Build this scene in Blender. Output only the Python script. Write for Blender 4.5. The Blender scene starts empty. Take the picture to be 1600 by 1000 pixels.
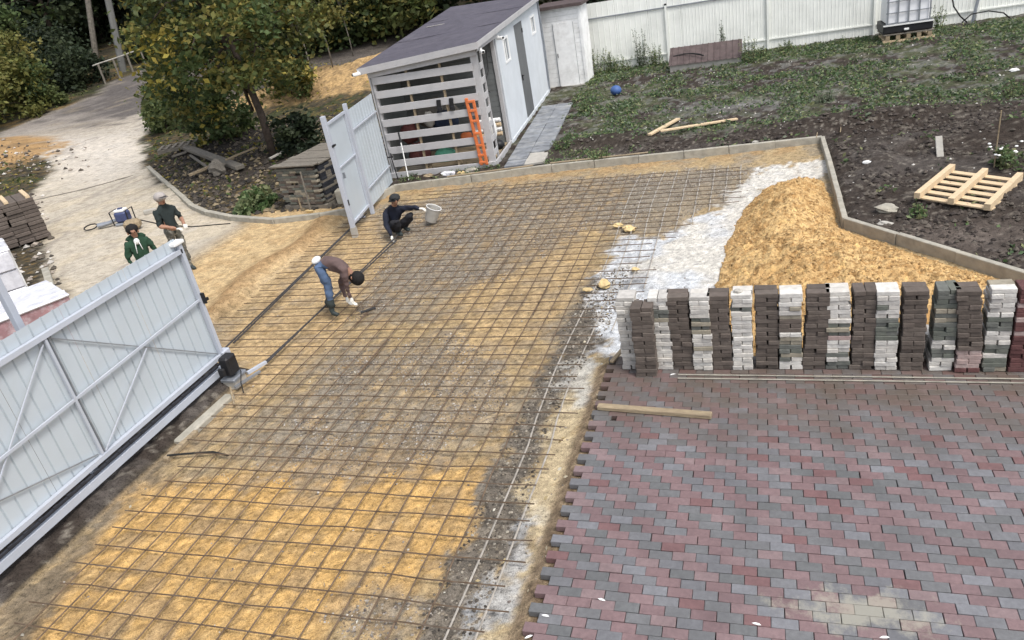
import bpy, math, random
import numpy as np
from mathutils import Vector, Matrix
random.seed(7); rng = np.random.default_rng(11)
S = bpy.context.scene
COL = S.collection
# ------------------------------------------------------------------ camera
FOC = 1182.402
CP = np.array([1.91052623, -4.42717725, 4.90885828])
RV = np.array([2.03976795, 0.181821613, -0.3453588])
def rotm(r):
    t = np.linalg.norm(r); k = r/t
    K = np.array([[0,-k[2],k[1]],[k[2],0,-k[0]],[-k[1],k[0],0]])
    return np.eye(3)+math.sin(t)*K+(1-math.cos(t))*K@K
RC = rotm(RV)
cam = bpy.data.cameras.new('camera'); camo = bpy.data.objects.new('camera', cam); COL.objects.link(camo)
cam.sensor_width = 36; cam.lens = FOC/1600*36; cam.clip_start = .1; cam.clip_end = 600
mw = Matrix.Identity(4)
for i in range(3):
    mw[i][0] = RC[0][i]; mw[i][1] = -RC[1][i]; mw[i][2] = -RC[2][i]; mw[i][3] = CP[i]
camo.matrix_world = mw
S.camera = camo
S.render.resolution_x = 1024; S.render.resolution_y = 640
# ------------------------------------------------------------------ sky, sun, exposure
SUN_EL, SUN_AZ = math.radians(60), math.radians(122)      # azimuth measured from +Y towards +X
W_ = bpy.data.worlds.new('World'); S.world = W_; W_.use_nodes = True
nt = W_.node_tree; nt.nodes.clear()
sky = nt.nodes.new('ShaderNodeTexSky'); sky.sky_type = 'NISHITA'; sky.sun_disc = False
sky.sun_elevation = SUN_EL; sky.sun_rotation = SUN_AZ; sky.air_density = 1.0; sky.dust_density = 3.0; sky.ozone_density = 1.0
hs = nt.nodes.new('ShaderNodeHueSaturation'); hs.inputs['Saturation'].default_value = .42
bg = nt.nodes.new('ShaderNodeBackground'); bg.inputs['Strength'].default_value = .14
wo = nt.nodes.new('ShaderNodeOutputWorld')
nt.links.new(sky.outputs[0], hs.inputs['Color']); nt.links.new(hs.outputs[0], bg.inputs[0]); nt.links.new(bg.outputs[0], wo.inputs[0])
sl = bpy.data.lights.new('sun', 'SUN'); sl.energy = 1.3; sl.angle = math.radians(14); sl.color = (1, .96, .9)
so = bpy.data.objects.new('sun', sl); COL.objects.link(so)
sd = Vector((math.sin(SUN_AZ)*math.cos(SUN_EL), math.cos(SUN_AZ)*math.cos(SUN_EL), math.sin(SUN_EL)))
so.rotation_euler = sd.to_track_quat('Z', 'Y').to_euler(); so.location = (0, 0, 30)
S.view_settings.view_transform = 'Standard'; S.view_settings.look = 'None'; S.view_settings.gamma = 1
S.view_settings.exposure = .76
try: S.view_settings.use_curve_mapping = False
except Exception: pass
# ------------------------------------------------------------------ noise
def h2(ix, iy, s):
    a = (ix.astype(np.int64)*374761393 + iy.astype(np.int64)*668265263 + s*1274126177) & 0x7fffffff
    a = ((a ^ (a >> 13))*1103515245) & 0x7fffffff
    return ((a ^ (a >> 16)) & 0xffff)/65535.
def vn(x, y, s=0):
    ix = np.floor(x); iy = np.floor(y); fx = x-ix; fy = y-iy
    fx = fx*fx*(3-2*fx); fy = fy*fy*(3-2*fy)
    a = h2(ix, iy, s); b = h2(ix+1, iy, s); c = h2(ix, iy+1, s); d = h2(ix+1, iy+1, s)
    return (a*(1-fx)+b*fx)*(1-fy)+(c*(1-fx)+d*fx)*fy
def fbm(x, y, s=0, o=4):
    t = 0; a = .5; n = 0
    for k in range(o): t = t+a*vn(x, y, s+k*17); n += a; a *= .5; x = x*2.03+3.1; y = y*2.03+1.7
    return t/n
def sst(a, b, x):
    t = np.clip((x-a)/(b-a), 0, 1); return t*t*(3-2*t)
def sdist(x, y, poly):                     # signed distance, positive inside
    P = np.array(poly, float)[:, :2]; d = np.full(x.shape, 1e9); ins = np.zeros(x.shape, bool)
    n = len(P)
    for i in range(n):
        a = P[i]; b = P[(i+1) % n]; e = b-a; wx = x-a[0]; wy = y-a[1]
        t = np.clip((wx*e[0]+wy*e[1])/(e@e+1e-12), 0, 1)
        d = np.minimum(d, np.hypot(wx-e[0]*t, wy-e[1]*t))
        c = ((a[1] > y) != (b[1] > y)) & (x < (b[0]-a[0])*(y-a[1])/(b[1]-a[1]+1e-12)+a[0])
        ins ^= c
    return np.where(ins, d, -d)
# ------------------------------------------------------------------ terrain height
def flat(px, py, z=0.):
    d = RC.T@np.array([(px-800)/FOC, (py-500)/FOC, 1.]); t = (z-CP[2])/d[2]; return CP+t*d
def onY(px, py, Y):
    d = RC.T@np.array([(px-800)/FOC, (py-500)/FOC, 1.]); t = (Y-CP[1])/d[1]; return CP+t*d
KERB = [tuple(flat(*q)[:2]) for q in [(232,262),(258,285),(300,322),(325,333),(360,340),(430,345),(500,337),(545,329)]] + \
       [(-6.75, 11.98), (-2.85, 12.55), (0.2, 12.72), (3.12, 12.93), (3.14, 8.05), (5.1, 5.75), (7.6, 2.9)]
PAD = [(-7.15, 10.75)] + KERB[8:] + [(7.6, -3), (-5.3, -3), (-5.35, 3.6), (-7.0, 4.0), (-7.25, 7.5), (-7.3, 10.6)]
SANDP = [(1.15,3.95),(1.2,5.9),(1.3,7.6),(1.55,9.2),(1.9,10.2),(2.45,10.75),(2.95,10.5),(3.05,9.5),(3.04,8.0),(3.5,7.45),(4.9,5.85),(5.6,4.9),(6.2,3.95)]
def HB(x, y):
    D = np.hypot(x-CP[0], y-CP[1])
    left = sst(-8, -15, x)
    return -.06 + left*np.where(D > 26, .0035*np.minimum(D-26, 21)**2 + np.maximum(D-47, 0)*.15, 0)
HEAPS = [(-16.2, 26.3, 4.6, 2.3, .95, .35), (-12.6, 27.5, 2.6, 2.0, .8, 0), (-31, 17.5, 6, 3.2, .9, .3), (-12.5, 15.6, 2.8, 1.9, .45, .5), (-15.8, 18.2, 2.4, 1.6, .5, .3),
         (4.6, 11.9, 1.6, .7, .16, 0), (-1.9, 14.2, 1.3, .6, .22, 0), (3.9,10.9,.5,.9,.15,0), (4.2,13.9,2.6,.75,.3,.05), (6.9,12.2,1.5,.8,.2,-.3), (5.9,8.6,.9,.4,.14,.2)]
def H(x, y):
    z = HB(x, y)
    for cx, cy, rx, ry, h, a in HEAPS:
        c, s = math.cos(a), math.sin(a); u = (x-cx)*c+(y-cy)*s; v = -(x-cx)*s+(y-cy)*c
        z = z + h*np.exp(-((u/rx)**2+(v/ry)**2)*1.3)*(.75+.5*fbm(x*.9, y*.9, 5, 3))
    pad = sdist(x, y, PAD)
    yard = sst(-.05, .2, -pad)*(x > -7.3)
    rough = .05*(fbm(x*2.2, y*2.2, 1, 4)-.5)+.05*(fbm(x*7, y*7, 9, 3)-.5)
    z = z + (pad > 0)*(.010*(fbm(x*11, y*11, 151, 2)-.5)-.02*sst(.62,.72,fbm(x*3.3, y*3.3, 153, 2)))
    z = z + yard*(.05+rough*1.7) + (1-yard)*rough*.35
    z = z - sst(-.12, .06, pad)*.06 + .03*(fbm(x*1.1, y*1.1, 31, 3)-.5)*(pad > 0)
    # bank of sand left of the opening
    bank = np.exp(-((x+7.55+.15*np.sin(y*2))/.22)**2)*sst(3.2, 4.6, y)*sst(10.7, 9.8, y)
    z = z + .1*bank*(.6+.8*fbm(x*4, y*4, 3, 3))
    pat = sst(-.16, -.02, x)*sst(4.0, 3.9, y)*(pad > -1)
    z = z*(1-pat) + (-.083+.012*(x < .1))*pat
    return z
def at(px, py, dz=0.):
    d = RC.T@np.array([(px-800)/FOC, (py-500)/FOC, 1.]); t = 4*1.012**np.arange(330); lo = None
    for _ in range(3):
        P = CP+t[:, None]*d; k = int(np.argmax(P[:, 2] < H(P[:, 0], P[:, 1])+dz)); k = max(k, 1); t = np.linspace(t[k-1], t[k], 12)
    return CP+t[5]*d
def hz(x, y): return float(H(np.array([float(x)]), np.array([float(y)]))[0])
def pp(*qs): return [tuple(at(*q)[:2]) for q in qs]
# ------------------------------------------------------------------ materials
def NM(name):
    m = bpy.data.materials.new(name); m.use_nodes = True; t = m.node_tree
    b = t.nodes['Principled BSDF']; return m, t, b
def nd(t, typ, **kw):
    n = t.nodes.new(typ)
    for k, v in kw.items():
        if k in n.inputs.keys(): n.inputs[k].default_value = v
        else: setattr(n, k, v)
    return n
def mat(name, col, rough=.8, var=.18, sc=6., bump=.15, metal=0., dirt=None, dsc=1.5, damt=.4, stretch=None, attr=False, coord='p', bsc=None, spec=.3, fine=None):
    m, t, b = NM(name)
    g = nd(t, 'ShaderNodeNewGeometry'); tc = nd(t, 'ShaderNodeTexCoord')
    src = g.outputs['Position'] if coord == 'p' else tc.outputs['Object']
    if stretch:
        mp = nd(t, 'ShaderNodeMapping'); mp.inputs['Scale'].default_value = stretch
        t.links.new(tc.outputs['Object'], mp.inputs[0]); src = mp.outputs[0]
    n1 = nd(t, 'ShaderNodeTexNoise', Scale=sc, Detail=6.); t.links.new(src, n1.inputs['Vector'])
    mr = nd(t, 'ShaderNodeMapRange'); mr.inputs[1].default_value = .3; mr.inputs[2].default_value = .7
    mr.inputs[3].default_value = 1-var; mr.inputs[4].default_value = 1+var; t.links.new(n1.outputs[0], mr.inputs[0])
    vm = nd(t, 'ShaderNodeVectorMath', operation='SCALE')
    if attr:
        a = nd(t, 'ShaderNodeAttribute', attribute_name='Col'); t.links.new(a.outputs['Color'], vm.inputs[0])
    else: vm.inputs[0].default_value = col
    t.links.new(mr.outputs[0], vm.inputs['Scale']); out = vm.outputs[0]
    if fine:
        for fs, fa, lo, hi in fine:
            nf = nd(t, 'ShaderNodeTexNoise', Scale=fs, Detail=4., Roughness=.7, Distortion=.6); t.links.new(src, nf.inputs['Vector'])
            mf = nd(t, 'ShaderNodeMapRange'); mf.inputs[1].default_value = lo; mf.inputs[2].default_value = hi; mf.inputs[3].default_value = 1-fa; mf.inputs[4].default_value = 1+fa*.6; t.links.new(nf.outputs[0], mf.inputs[0])
            v2 = nd(t, 'ShaderNodeVectorMath', operation='SCALE'); t.links.new(out, v2.inputs[0]); t.links.new(mf.outputs[0], v2.inputs['Scale']); out = v2.outputs[0]
    if dirt:
        n2 = nd(t, 'ShaderNodeTexNoise', Scale=dsc, Detail=8., Roughness=.7); t.links.new(src, n2.inputs['Vector'])
        m2 = nd(t, 'ShaderNodeMapRange'); m2.inputs[1].default_value = .48; m2.inputs[2].default_value = .7; m2.inputs[3].default_value = 0; m2.inputs[4].default_value = damt
        t.links.new(n2.outputs[0], m2.inputs[0])
        mx = nd(t, 'ShaderNodeMix', data_type='RGBA'); t.links.new(m2.outputs[0], mx.inputs[0]); t.links.new(out, mx.inputs[6]); mx.inputs[7].default_value = (*dirt, 1); out = mx.outputs[2]
    t.links.new(out, b.inputs['Base Color'])
    b.inputs['Roughness'].default_value = rough; b.inputs['Metallic'].default_value = metal; b.inputs['Specular IOR Level'].default_value = spec
    if bump:
        n3 = nd(t, 'ShaderNodeTexNoise', Scale=bsc or sc*4, Detail=5.); t.links.new(src, n3.inputs['Vector'])
        bp = nd(t, 'ShaderNodeBump', Strength=bump, Distance=.02); t.links.new(n3.outputs[0], bp.inputs['Height']); t.links.new(bp.outputs[0], b.inputs['Normal'])
    return m
M = {}
M['ground'] = mat('soil', (0,0,0), .95, .3, 9, .9, attr=True, bsc=28, spec=.1, fine=((38, .42, .36, .5), (110, .3, .35, .65)))
M['base'] = mat('sand_bed', (0,0,0), .9, .2, 10, .8, attr=True, bsc=50, spec=.2, fine=((26, .38, .34, .47), (90, .38, .36, .6)))
M['road'] = mat('dusty_road', (0,0,0), .95, .14, 5, .5, attr=True, bsc=20, spec=.1, fine=((14, .25, .34, .47), (50, .2, .35, .6)))
M['sand'] = mat('ochre_sand', (0,0,0), .95, .22, 12, .9, attr=True, bsc=40, spec=.08, fine=((30, .4, .36, .5), (90, .3, .35, .6)))
M['stone'] = mat('pebble', (0,0,0), .85, .2, 20, .2, attr=True)
M['leaf'] = None
M['steelw'] = mat('white_painted_steel', (.45,.48,.54), .42, .05, 3, .03, dirt=(.36,.35,.33), dsc=2, damt=.22)
M['sheetw'] = mat('white_sheet', (.47,.52,.56), .4, .04, 2, .02, dirt=(.4,.4,.38), dsc=1.2, damt=.14)
M['fence'] = mat('cream_sheet', (.84,.85,.80), .5, .04, 2, .02, dirt=(.40,.42,.38), dsc=1.1, damt=.25)
M['seam'] = mat('sheet_seam', (.25,.27,.29), .6, .1, 3, 0)
M['woodgrey'] = mat('white_painted_wood', (.46,.455,.46), .7, .12, 4, .25, dirt=(.33,.31,.30), dsc=4, damt=.5)
M['wallw'] = mat('pale_blue_wall', (.64,.675,.71), .6, .05, 2, .05, dirt=(.42,.44,.45), dsc=1.5, damt=.2)
M['outw'] = mat('whitewashed_board', (.86,.86,.85), .7, .08, 5, .2, dirt=(.45,.43,.40), dsc=3, damt=.35)
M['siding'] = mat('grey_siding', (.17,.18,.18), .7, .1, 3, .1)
M['roof'] = mat('bitumen_roof', (.088,.082,.102), .85, .16, 5, .35, dirt=(.14,.13,.15), dsc=1.3, damt=.5, bsc=90)
M['door'] = mat('grey_door', (.12,.125,.13), .5, .1, 3, .03)
M['black'] = mat('black_plastic', (.018,.018,.02), .45, .2, 8, .03)
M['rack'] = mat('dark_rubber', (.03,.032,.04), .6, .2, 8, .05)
M['rebar'] = mat('rusty_rebar', (.105,.07,.045), .8, .35, 12, .3, dirt=(.16,.14,.12), dsc=5, damt=.6)
M['rebardust'] = mat('dusty_rebar', (.36,.33,.29), .85, .25, 12, .2)
M['rebarlong'] = mat('tan_rebar', (.15,.105,.07), .8, .3, 12, .3)
M['rebardark'] = mat('dark_rebar', (.05,.048,.05), .7, .3, 12, .2)
M['kerb'] = mat('grey_concrete', (.34,.32,.27), .9, .2, 7, .4, dirt=(.42,.38,.30), dsc=2.5, damt=.6)
M['conc'] = mat('light_concrete', (.42,.40,.36), .9, .15, 7, .4, dirt=(.25,.23,.2), dsc=2.5, damt=.5)
M['slab'] = mat('blue_grey_slab', (.195,.207,.225), .8, .3, 5, .3, dirt=(.42,.42,.40), dsc=2.2, damt=.6)
M['pine'] = mat('fresh_pine', (.62,.48,.31), .75, .15, 3, .2, stretch=(3,25,25), dirt=(.42,.30,.18), dsc=.6, damt=.35)
M['pineold'] = mat('weathered_board', (.33,.26,.17), .85, .25, 3, .4, stretch=(3,25,25), dirt=(.14,.11,.08), dsc=.8, damt=.6)
M['greywood'] = mat('grey_old_wood', (.20,.18,.15), .9, .25, 3, .4, stretch=(3,25,25), dirt=(.09,.08,.07), dsc=.8, damt=.6)
M['bark'] = mat('bark', (.065,.05,.04), .95, .35, 8, .8)
M['barkpale'] = mat('pale_bark', (.20,.18,.15), .9, .3, 8, .5)
M['orange'] = mat('orange_plastic', (.66,.18,.06), .5, .12, 8, .05, dirt=(.5,.2,.1), dsc=5, damt=.4)
M['white'] = mat('white_plastic', (.78,.78,.76), .4, .05, 4, .02)
M['film'] = mat('plastic_film', (.62,.62,.66), .25, .15, 7, .5, dirt=(.85,.85,.88), dsc=3, damt=.8, bsc=12, spec=.7)
M['filmpink'] = mat('film_over_red_pavers', (.34,.20,.21), .35, .2, 9, .3, dirt=(.7,.66,.68), dsc=5, damt=.7, spec=.6)
M['ibcw'] = mat('translucent_tank', (.82,.82,.84), .4, .05, 3, .05)
M['galv'] = mat('galvanised', (.30,.32,.35), .4, .12, 6, .05, metal=.5)
M['blue'] = mat('blue_plastic', (.06,.12,.30), .5, .15, 8, .02)
M['blueeng'] = mat('blue_enamel', (.06,.075,.16), .4, .2, 8, .03)
M['greenp'] = mat('green_bag', (.07,.24,.16), .5, .25, 12, .3)
M['redp'] = mat('faded_red_bag', (.11,.035,.032), .7, .3, 8, .3)
M['bluecloth'] = mat('dark_blue_cloth', (.02,.03,.055), .9, .2, 8, .3)
M['rust'] = mat('brown_sheet', (.085,.062,.06), .65, .25, 5, .2, dirt=(.15,.12,.11), dsc=3, damt=.5)
M['glass'] = mat('window_glass', (.10,.12,.13), .1, .1, 2, 0, spec=.8)
M['skin'] = mat('skin', (.33,.18,.12), .6, .08, 20, .02)
M['maroon'] = mat('brown_sweatshirt', (.125,.085,.08), .9, .15, 12, .5, bsc=9)
M['jeans'] = mat('blue_jeans', (.085,.13,.22), .9, .25, 9, .5, bsc=10)
M['navy'] = mat('dark_navy_jacket', (.014,.017,.03), .85, .2, 10, .5, bsc=9)
M['darkcloth'] = mat('black_trousers', (.02,.02,.024), .9, .2, 10, .4, bsc=9)
M['greenhood'] = mat('dark_green_fleece', (.022,.055,.032), .95, .2, 12, .5, bsc=9)
M['darkshirt'] = mat('dark_t_shirt', (.022,.03,.03), .9, .2, 10, .4, bsc=9)
M['camo'] = mat('camouflage_cloth', (.10,.10,.085), .9, .2, 10, .3, dirt=(.45,.43,.38), dsc=12, damt=.9)
M['rubber'] = mat('rubber_boots', (.035,.045,.045), .6, .2, 10, .1)
M['glove'] = mat('white_work_glove', (.68,.66,.60), .9, .1, 20, .2)
M['whitecloth'] = mat('white_undershirt', (.75,.75,.73), .9, .05, 20, .2)
M['capg'] = mat('pale_grey_cap', (.36,.33,.31), .9, .1, 20, .2)
M['hair'] = mat('dark_hair', (.012,.011,.011), .8, .3, 40, .3)
M['capd'] = mat('dark_cap', (.03,.032,.034), .9, .2, 20, .2)
M['pole'] = mat('concrete_pole', (.17,.17,.16), .9, .15, 3, .2)
M['cable'] = mat('black_cable', (.02,.02,.02), .6, .1, 8, 0)
M['stonebig'] = mat('yellow_limestone', (.62,.47,.24), .9, .2, 8, .5)
M['petal'] = mat('white_petal', (.82,.82,.80), .7, .05, 8, 0)
def leafmat():
    m, t, b = NM('leaves')
    a = nd(t, 'ShaderNodeAttribute', attribute_name='Col'); t.links.new(a.outputs['Color'], b.inputs['Base Color'])
    b.inputs['Roughness'].default_value = .6; b.inputs['Specular IOR Level'].default_value = .25
    tr = nd(t, 'ShaderNodeBsdfTranslucent'); t.links.new(a.outputs['Color'], tr.inputs['Color'])
    mx = nd(t, 'ShaderNodeMixShader'); mx.inputs[0].default_value = .3
    t.links.new(b.outputs[0], mx.inputs[1]); t.links.new(tr.outputs[0], mx.inputs[2]); t.links.new(mx.outputs[0], t.nodes['Material Output'].inputs[0])
    return m
M['leaf'] = leafmat()
SPILL = flat(1345, 955)[:2]
def pavmat(name, col, var=.16):
    m, t, b = NM(name)
    g = nd(t, 'ShaderNodeNewGeometry'); src = g.outputs['Position']; oi = nd(t, 'ShaderNodeObjectInfo')
    n1 = nd(t, 'ShaderNodeTexNoise', Scale=22., Detail=9., Roughness=.75); t.links.new(src, n1.inputs['Vector'])
    n0 = nd(t, 'ShaderNodeTexNoise', Scale=1.6, Detail=7., Roughness=.65); t.links.new(src, n0.inputs['Vector'])
    ad = nd(t, 'ShaderNodeMath', operation='MULTIPLY'); t.links.new(n1.outputs[0], ad.inputs[0]); t.links.new(n0.outputs[0], ad.inputs[1])
    mr = nd(t, 'ShaderNodeMapRange'); mr.inputs[1].default_value = .12; mr.inputs[2].default_value = .4; mr.inputs[3].default_value = 1-var*1.6; mr.inputs[4].default_value = 1+var*1.9
    t.links.new(ad.outputs[0], mr.inputs[0])
    vm = nd(t, 'ShaderNodeVectorMath', operation='SCALE'); vm.inputs[0].default_value = col; t.links.new(mr.outputs[0], vm.inputs['Scale'])
    out = vm.outputs[0]
    # brown dust swept along the foot of the stacks
    sp = nd(t, 'ShaderNodeSeparateXYZ'); t.links.new(src, sp.inputs[0])
    n2 = nd(t, 'ShaderNodeTexNoise', Scale=2.2, Detail=7., Roughness=.65); t.links.new(src, n2.inputs['Vector'])
    y1 = nd(t, 'ShaderNodeMapRange'); y1.inputs[1].default_value = .9; y1.inputs[2].default_value = 3.0; y1.inputs[3].default_value = 0; y1.inputs[4].default_value = 1.0; t.links.new(sp.outputs[1], y1.inputs[0])
    mu = nd(t, 'ShaderNodeMath', operation='MULTIPLY'); t.links.new(y1.outputs[0], mu.inputs[0]); t.links.new(n2.outputs[0], mu.inputs[1])
    m3 = nd(t, 'ShaderNodeMapRange'); m3.inputs[1].default_value = .2; m3.inputs[2].default_value = .6; m3.inputs[4].default_value = .85; t.links.new(mu.outputs[0], m3.inputs[0])
    mx = nd(t, 'ShaderNodeMix', data_type='RGBA'); t.links.new(m3.outputs[0], mx.inputs[0]); t.links.new(out, mx.inputs[6]); mx.inputs[7].default_value = (.105, .08, .062, 1)
    # spilt pale mortar
    sb = nd(t, 'ShaderNodeVectorMath', operation='SUBTRACT'); t.links.new(src, sb.inputs[0]); sb.inputs[1].default_value = (SPILL[0], SPILL[1], 0)
    sc = nd(t, 'ShaderNodeVectorMath', operation='MULTIPLY'); t.links.new(sb.outputs[0], sc.inputs[0]); sc.inputs[1].default_value = (2.5, 7.5, 0)
    ln = nd(t, 'ShaderNodeVectorMath', operation='LENGTH'); t.links.new(sc.outputs[0], ln.inputs[0])
    n4 = nd(t, 'ShaderNodeTexNoise', Scale=4.5, Detail=9., Roughness=.75); t.links.new(src, n4.inputs['Vector'])
    m5 = nd(t, 'ShaderNodeMath', operation='MULTIPLY_ADD'); t.links.new(n4.outputs[0], m5.inputs[0]); m5.inputs[1].default_value = -6.5; t.links.new(ln.outputs['Value'], m5.inputs[2])
    m6 = nd(t, 'ShaderNodeMapRange'); m6.inputs[1].default_value = -2.7; m6.inputs[2].default_value = -1.7; m6.inputs[3].default_value = .6; m6.inputs[4].default_value = 0; t.links.new(m5.outputs[0], m6.inputs[0])
    mz = nd(t, 'ShaderNodeMix', data_type='RGBA'); t.links.new(m6.outputs[0], mz.inputs[0]); t.links.new(mx.outputs[2], mz.inputs[6]); mz.inputs[7].default_value = (.37, .35, .28, 1)
    t.links.new(mz.outputs[2], b.inputs['Base Color'])
    b.inputs['Roughness'].default_value = .55; b.inputs['Specular IOR Level'].default_value = .45
    n3 = nd(t, 'ShaderNodeTexNoise', Scale=120., Detail=3.); t.links.new(src, n3.inputs['Vector'])
    bp = nd(t, 'ShaderNodeBump', Strength=.25, Distance=.01); t.links.new(n3.outputs[0], bp.inputs['Height']); t.links.new(bp.outputs[0], b.inputs['Normal'])
    return m
PR = [pavmat('red_paver_%s' % w, c) for w, c in zip('abcde', [(.175,.115,.116), (.188,.127,.128), (.16,.088,.087), (.198,.142,.142), (.162,.107,.109)])]
PG = [pavmat('grey_paver_%s' % w, c) for w, c in zip('abcde', [(.130,.130,.133), (.148,.148,.155), (.117,.119,.120), (.168,.169,.180), (.137,.137,.145)])]
def brickm(name, c, d=None): return mat(name, c, .85, .16, 14, .35, dirt=d, dsc=9, damt=.45)
BR = dict(w=[brickm('white_brick_a', (.56,.535,.49), (.38,.34,.3)), brickm('white_brick_b', (.45,.43,.40), (.56,.54,.5)), brickm('white_brick_c', (.60,.58,.54), (.42,.4,.37))],
          b=[brickm('brown_brick_a', (.118,.096,.082), (.17,.14,.12)), brickm('brown_brick_b', (.098,.08,.068)), brickm('brown_brick_c', (.13,.108,.092), (.10,.078,.066))],
          g=[brickm('grey_brick_a', (.125,.135,.115), (.2,.19,.16)), brickm('grey_brick_b', (.14,.145,.13), (.10,.10,.09))],
          r=[brickm('red_brick_a', (.13,.058,.055), (.22,.14,.13)), brickm('red_brick_b', (.11,.05,.048))],
          p=[brickm('pink_brick', (.36,.27,.25), (.5,.45,.42))],
          t=[brickm('tan_brick', (.30,.27,.21), (.18,.15,.12))])
# ------------------------------------------------------------------ mesh helpers
class MB:
    def __init__(s): s.v = []; s.f = []; s.m = []
    def add(s, V, F, mi=0):
        n = len(s.v); s.v += [tuple(map(float, p)) for p in V]; s.f += [tuple(i+n for i in f) for f in F]; s.m += [mi]*len(F); return s
    def box(s, c, d, rz=0, rx=0, ry=0, mi=0, ch=0):
        R = Matrix.Rotation(rz, 3, 'Z')@Matrix.Rotation(ry, 3, 'Y')@Matrix.Rotation(rx, 3, 'X'); c = Vector(c)
        hx, hy, hz_ = d[0]/2, d[1]/2, d[2]/2
        if ch:
            V = []; idx = {}
            for sx in (-1, 1):
                for sy in (-1, 1):
                    for sz in (-1, 1):
                        for k in range(3):
                            p = [sx*(hx-ch), sy*(hy-ch), sz*(hz_-ch)]; p[k] = (sx*hx, sy*hy, sz*hz_)[k]
                            idx[sx, sy, sz, k] = len(V); V.append(c+R@Vector(p))
            F = []
            for k in range(3):
                a, b = [(1,2),(2,0),(0,1)][k]
                for sg in (-1, 1):
                    q = []
                    for (sa, sb_) in ((-1,-1),(1,-1),(1,1),(-1,1)):
                        t_ = [0,0,0]; t_[k] = sg; t_[a] = sa; t_[b] = sb_; q.append(idx[t_[0], t_[1], t_[2], k])
                    F.append(q if sg > 0 else q[::-1])
            for k in range(3):
                a, b = [(1,2),(2,0),(0,1)][k]
                for sa in (-1, 1):
                    for sb_ in (-1, 1):
                        t1 = [0,0,0]; t1[a] = sa; t1[b] = sb_; t2 = list(t1); t1[k] = -1; t2[k] = 1
                        q = [idx[(*t1, a)], idx[(*t2, a)], idx[(*t2, b)], idx[(*t1, b)]]
                        F.append(q if sa*sb_ > 0 else q[::-1])
            for sx in (-1, 1):
                for sy in (-1, 1):
                    for sz in (-1, 1):
                        q = [idx[sx, sy, sz, 0], idx[sx, sy, sz, 1], idx[sx, sy, sz, 2]]; F.append(q if sx*sy*sz > 0 else q[::-1])
            return s.add(V, F, mi)
        V = [c+R@Vector((x, y, z)) for x in (-hx, hx) for y in (-hy, hy) for z in (-hz_, hz_)]
        return s.add(V, [(0,1,3,2),(4,6,7,5),(0,4,5,1),(2,3,7,6),(0,2,6,4),(1,5,7,3)], mi)
    def bar(s, a, b, w, h, up=(0,0,1), mi=0):
        a = Vector(a); b = Vector(b); d = (b-a).normalized(); up = Vector(up)
        if abs(d.dot(up)) > .98: up = Vector((1,0,0))
        x = d.cross(up).normalized(); y = x.cross(d).normalized()
        V = [p+x*i*w/2+y*j*h/2 for p in (a, b) for i, j in ((-1,-1),(1,-1),(1,1),(-1,1))]
        return s.add(V, [(3,2,1,0),(4,5,6,7),(0,1,5,4),(1,2,6,5),(2,3,7,6),(3,0,4,7)], mi)
    def tube(s, pts, r, n=6, mi=0, cap=True):
        pts = [Vector(p) for p in pts]; rs = r if isinstance(r, (list, tuple)) else [r]*len(pts)
        V = []; F = []; ref = Vector((0,0,1))
        for i, p in enumerate(pts):
            d = (pts[min(i+1, len(pts)-1)]-pts[max(i-1, 0)]).normalized()
            if abs(d.dot(ref)) > .9: ref = Vector((1,0,0)) if abs(d.x) < .9 else Vector((0,1,0))
            x = d.cross(ref).normalized(); y = x.cross(d).normalized(); ref = y
            for k in range(n):
                a = 2*math.pi*k/n; V.append(p+x*math.cos(a)*rs[i]+y*math.sin(a)*rs[i])
        for i in range(len(pts)-1):
            for k in range(n):
                k2 = (k+1) % n; F.append((i*n+k, i*n+k2, (i+1)*n+k2, (i+1)*n+k))
        if cap: F.append(tuple(range(n))[::-1]); F.append(tuple((len(pts)-1)*n+k for k in range(n)))
        return s.add(V, F, mi)
    def ball(s, c, r, n=8, m=6, sc=(1,1,1), jit=0, mi=0, rz=0):
        V = [(0,0,1)]; F = []
        for i in range(1, m):
            for k in range(n):
                a = math.pi*i/m; b = 2*math.pi*k/n; V.append((math.sin(a)*math.cos(b), math.sin(a)*math.sin(b), math.cos(a)))
        V.append((0,0,-1)); L = len(V)-1
        for k in range(n): F.append((0, 1+k, 1+(k+1) % n)); F.append((L, L-n+(k+1) % n, L-n+k))
        for i in range(m-2):
            for k in range(n): a = 1+i*n; F.append((a+k, a+n+k, a+n+(k+1) % n, a+(k+1) % n))
        cs, sn = math.cos(rz), math.sin(rz); V2 = []
        for v in V:
            q = 1+random.uniform(-jit, jit); x, y, z = v[0]*r*sc[0]*q, v[1]*r*sc[1]*q, v[2]*r*sc[2]*q
            V2.append((c[0]+x*cs-y*sn, c[1]+x*sn+y*cs, c[2]+z))
        return s.add(V2, F, mi)
    def build(s, name, mats, parent=None, smooth=False):
        me = bpy.data.meshes.new(name); me.from_pydata(s.v, [], s.f)
        if not isinstance(mats, (list, tuple)): mats = [mats]
        for m in mats: me.materials.append(M[m] if isinstance(m, str) else m)
        if len(mats) > 1: me.polygons.foreach_set('material_index', s.m)
        if smooth: me.polygons.foreach_set('use_smooth', [True]*len(me.polygons))
        return link(name, me, parent)
def link(name, me, parent=None):
    o = bpy.data.objects.new(name, me); COL.objects.link(o)
    if parent is not None: o.parent = parent; o.matrix_parent_inverse = Matrix.Identity(4) if parent.type == 'EMPTY' and parent.get('loc0') else Matrix.Identity(4)
    return o
def tag(o, label=None, cat=None, group=None, kind=None):
    if label: o['label'] = label
    if cat: o['category'] = cat
    if group: o['group'] = group
    if kind: o['kind'] = kind
    return o
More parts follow.
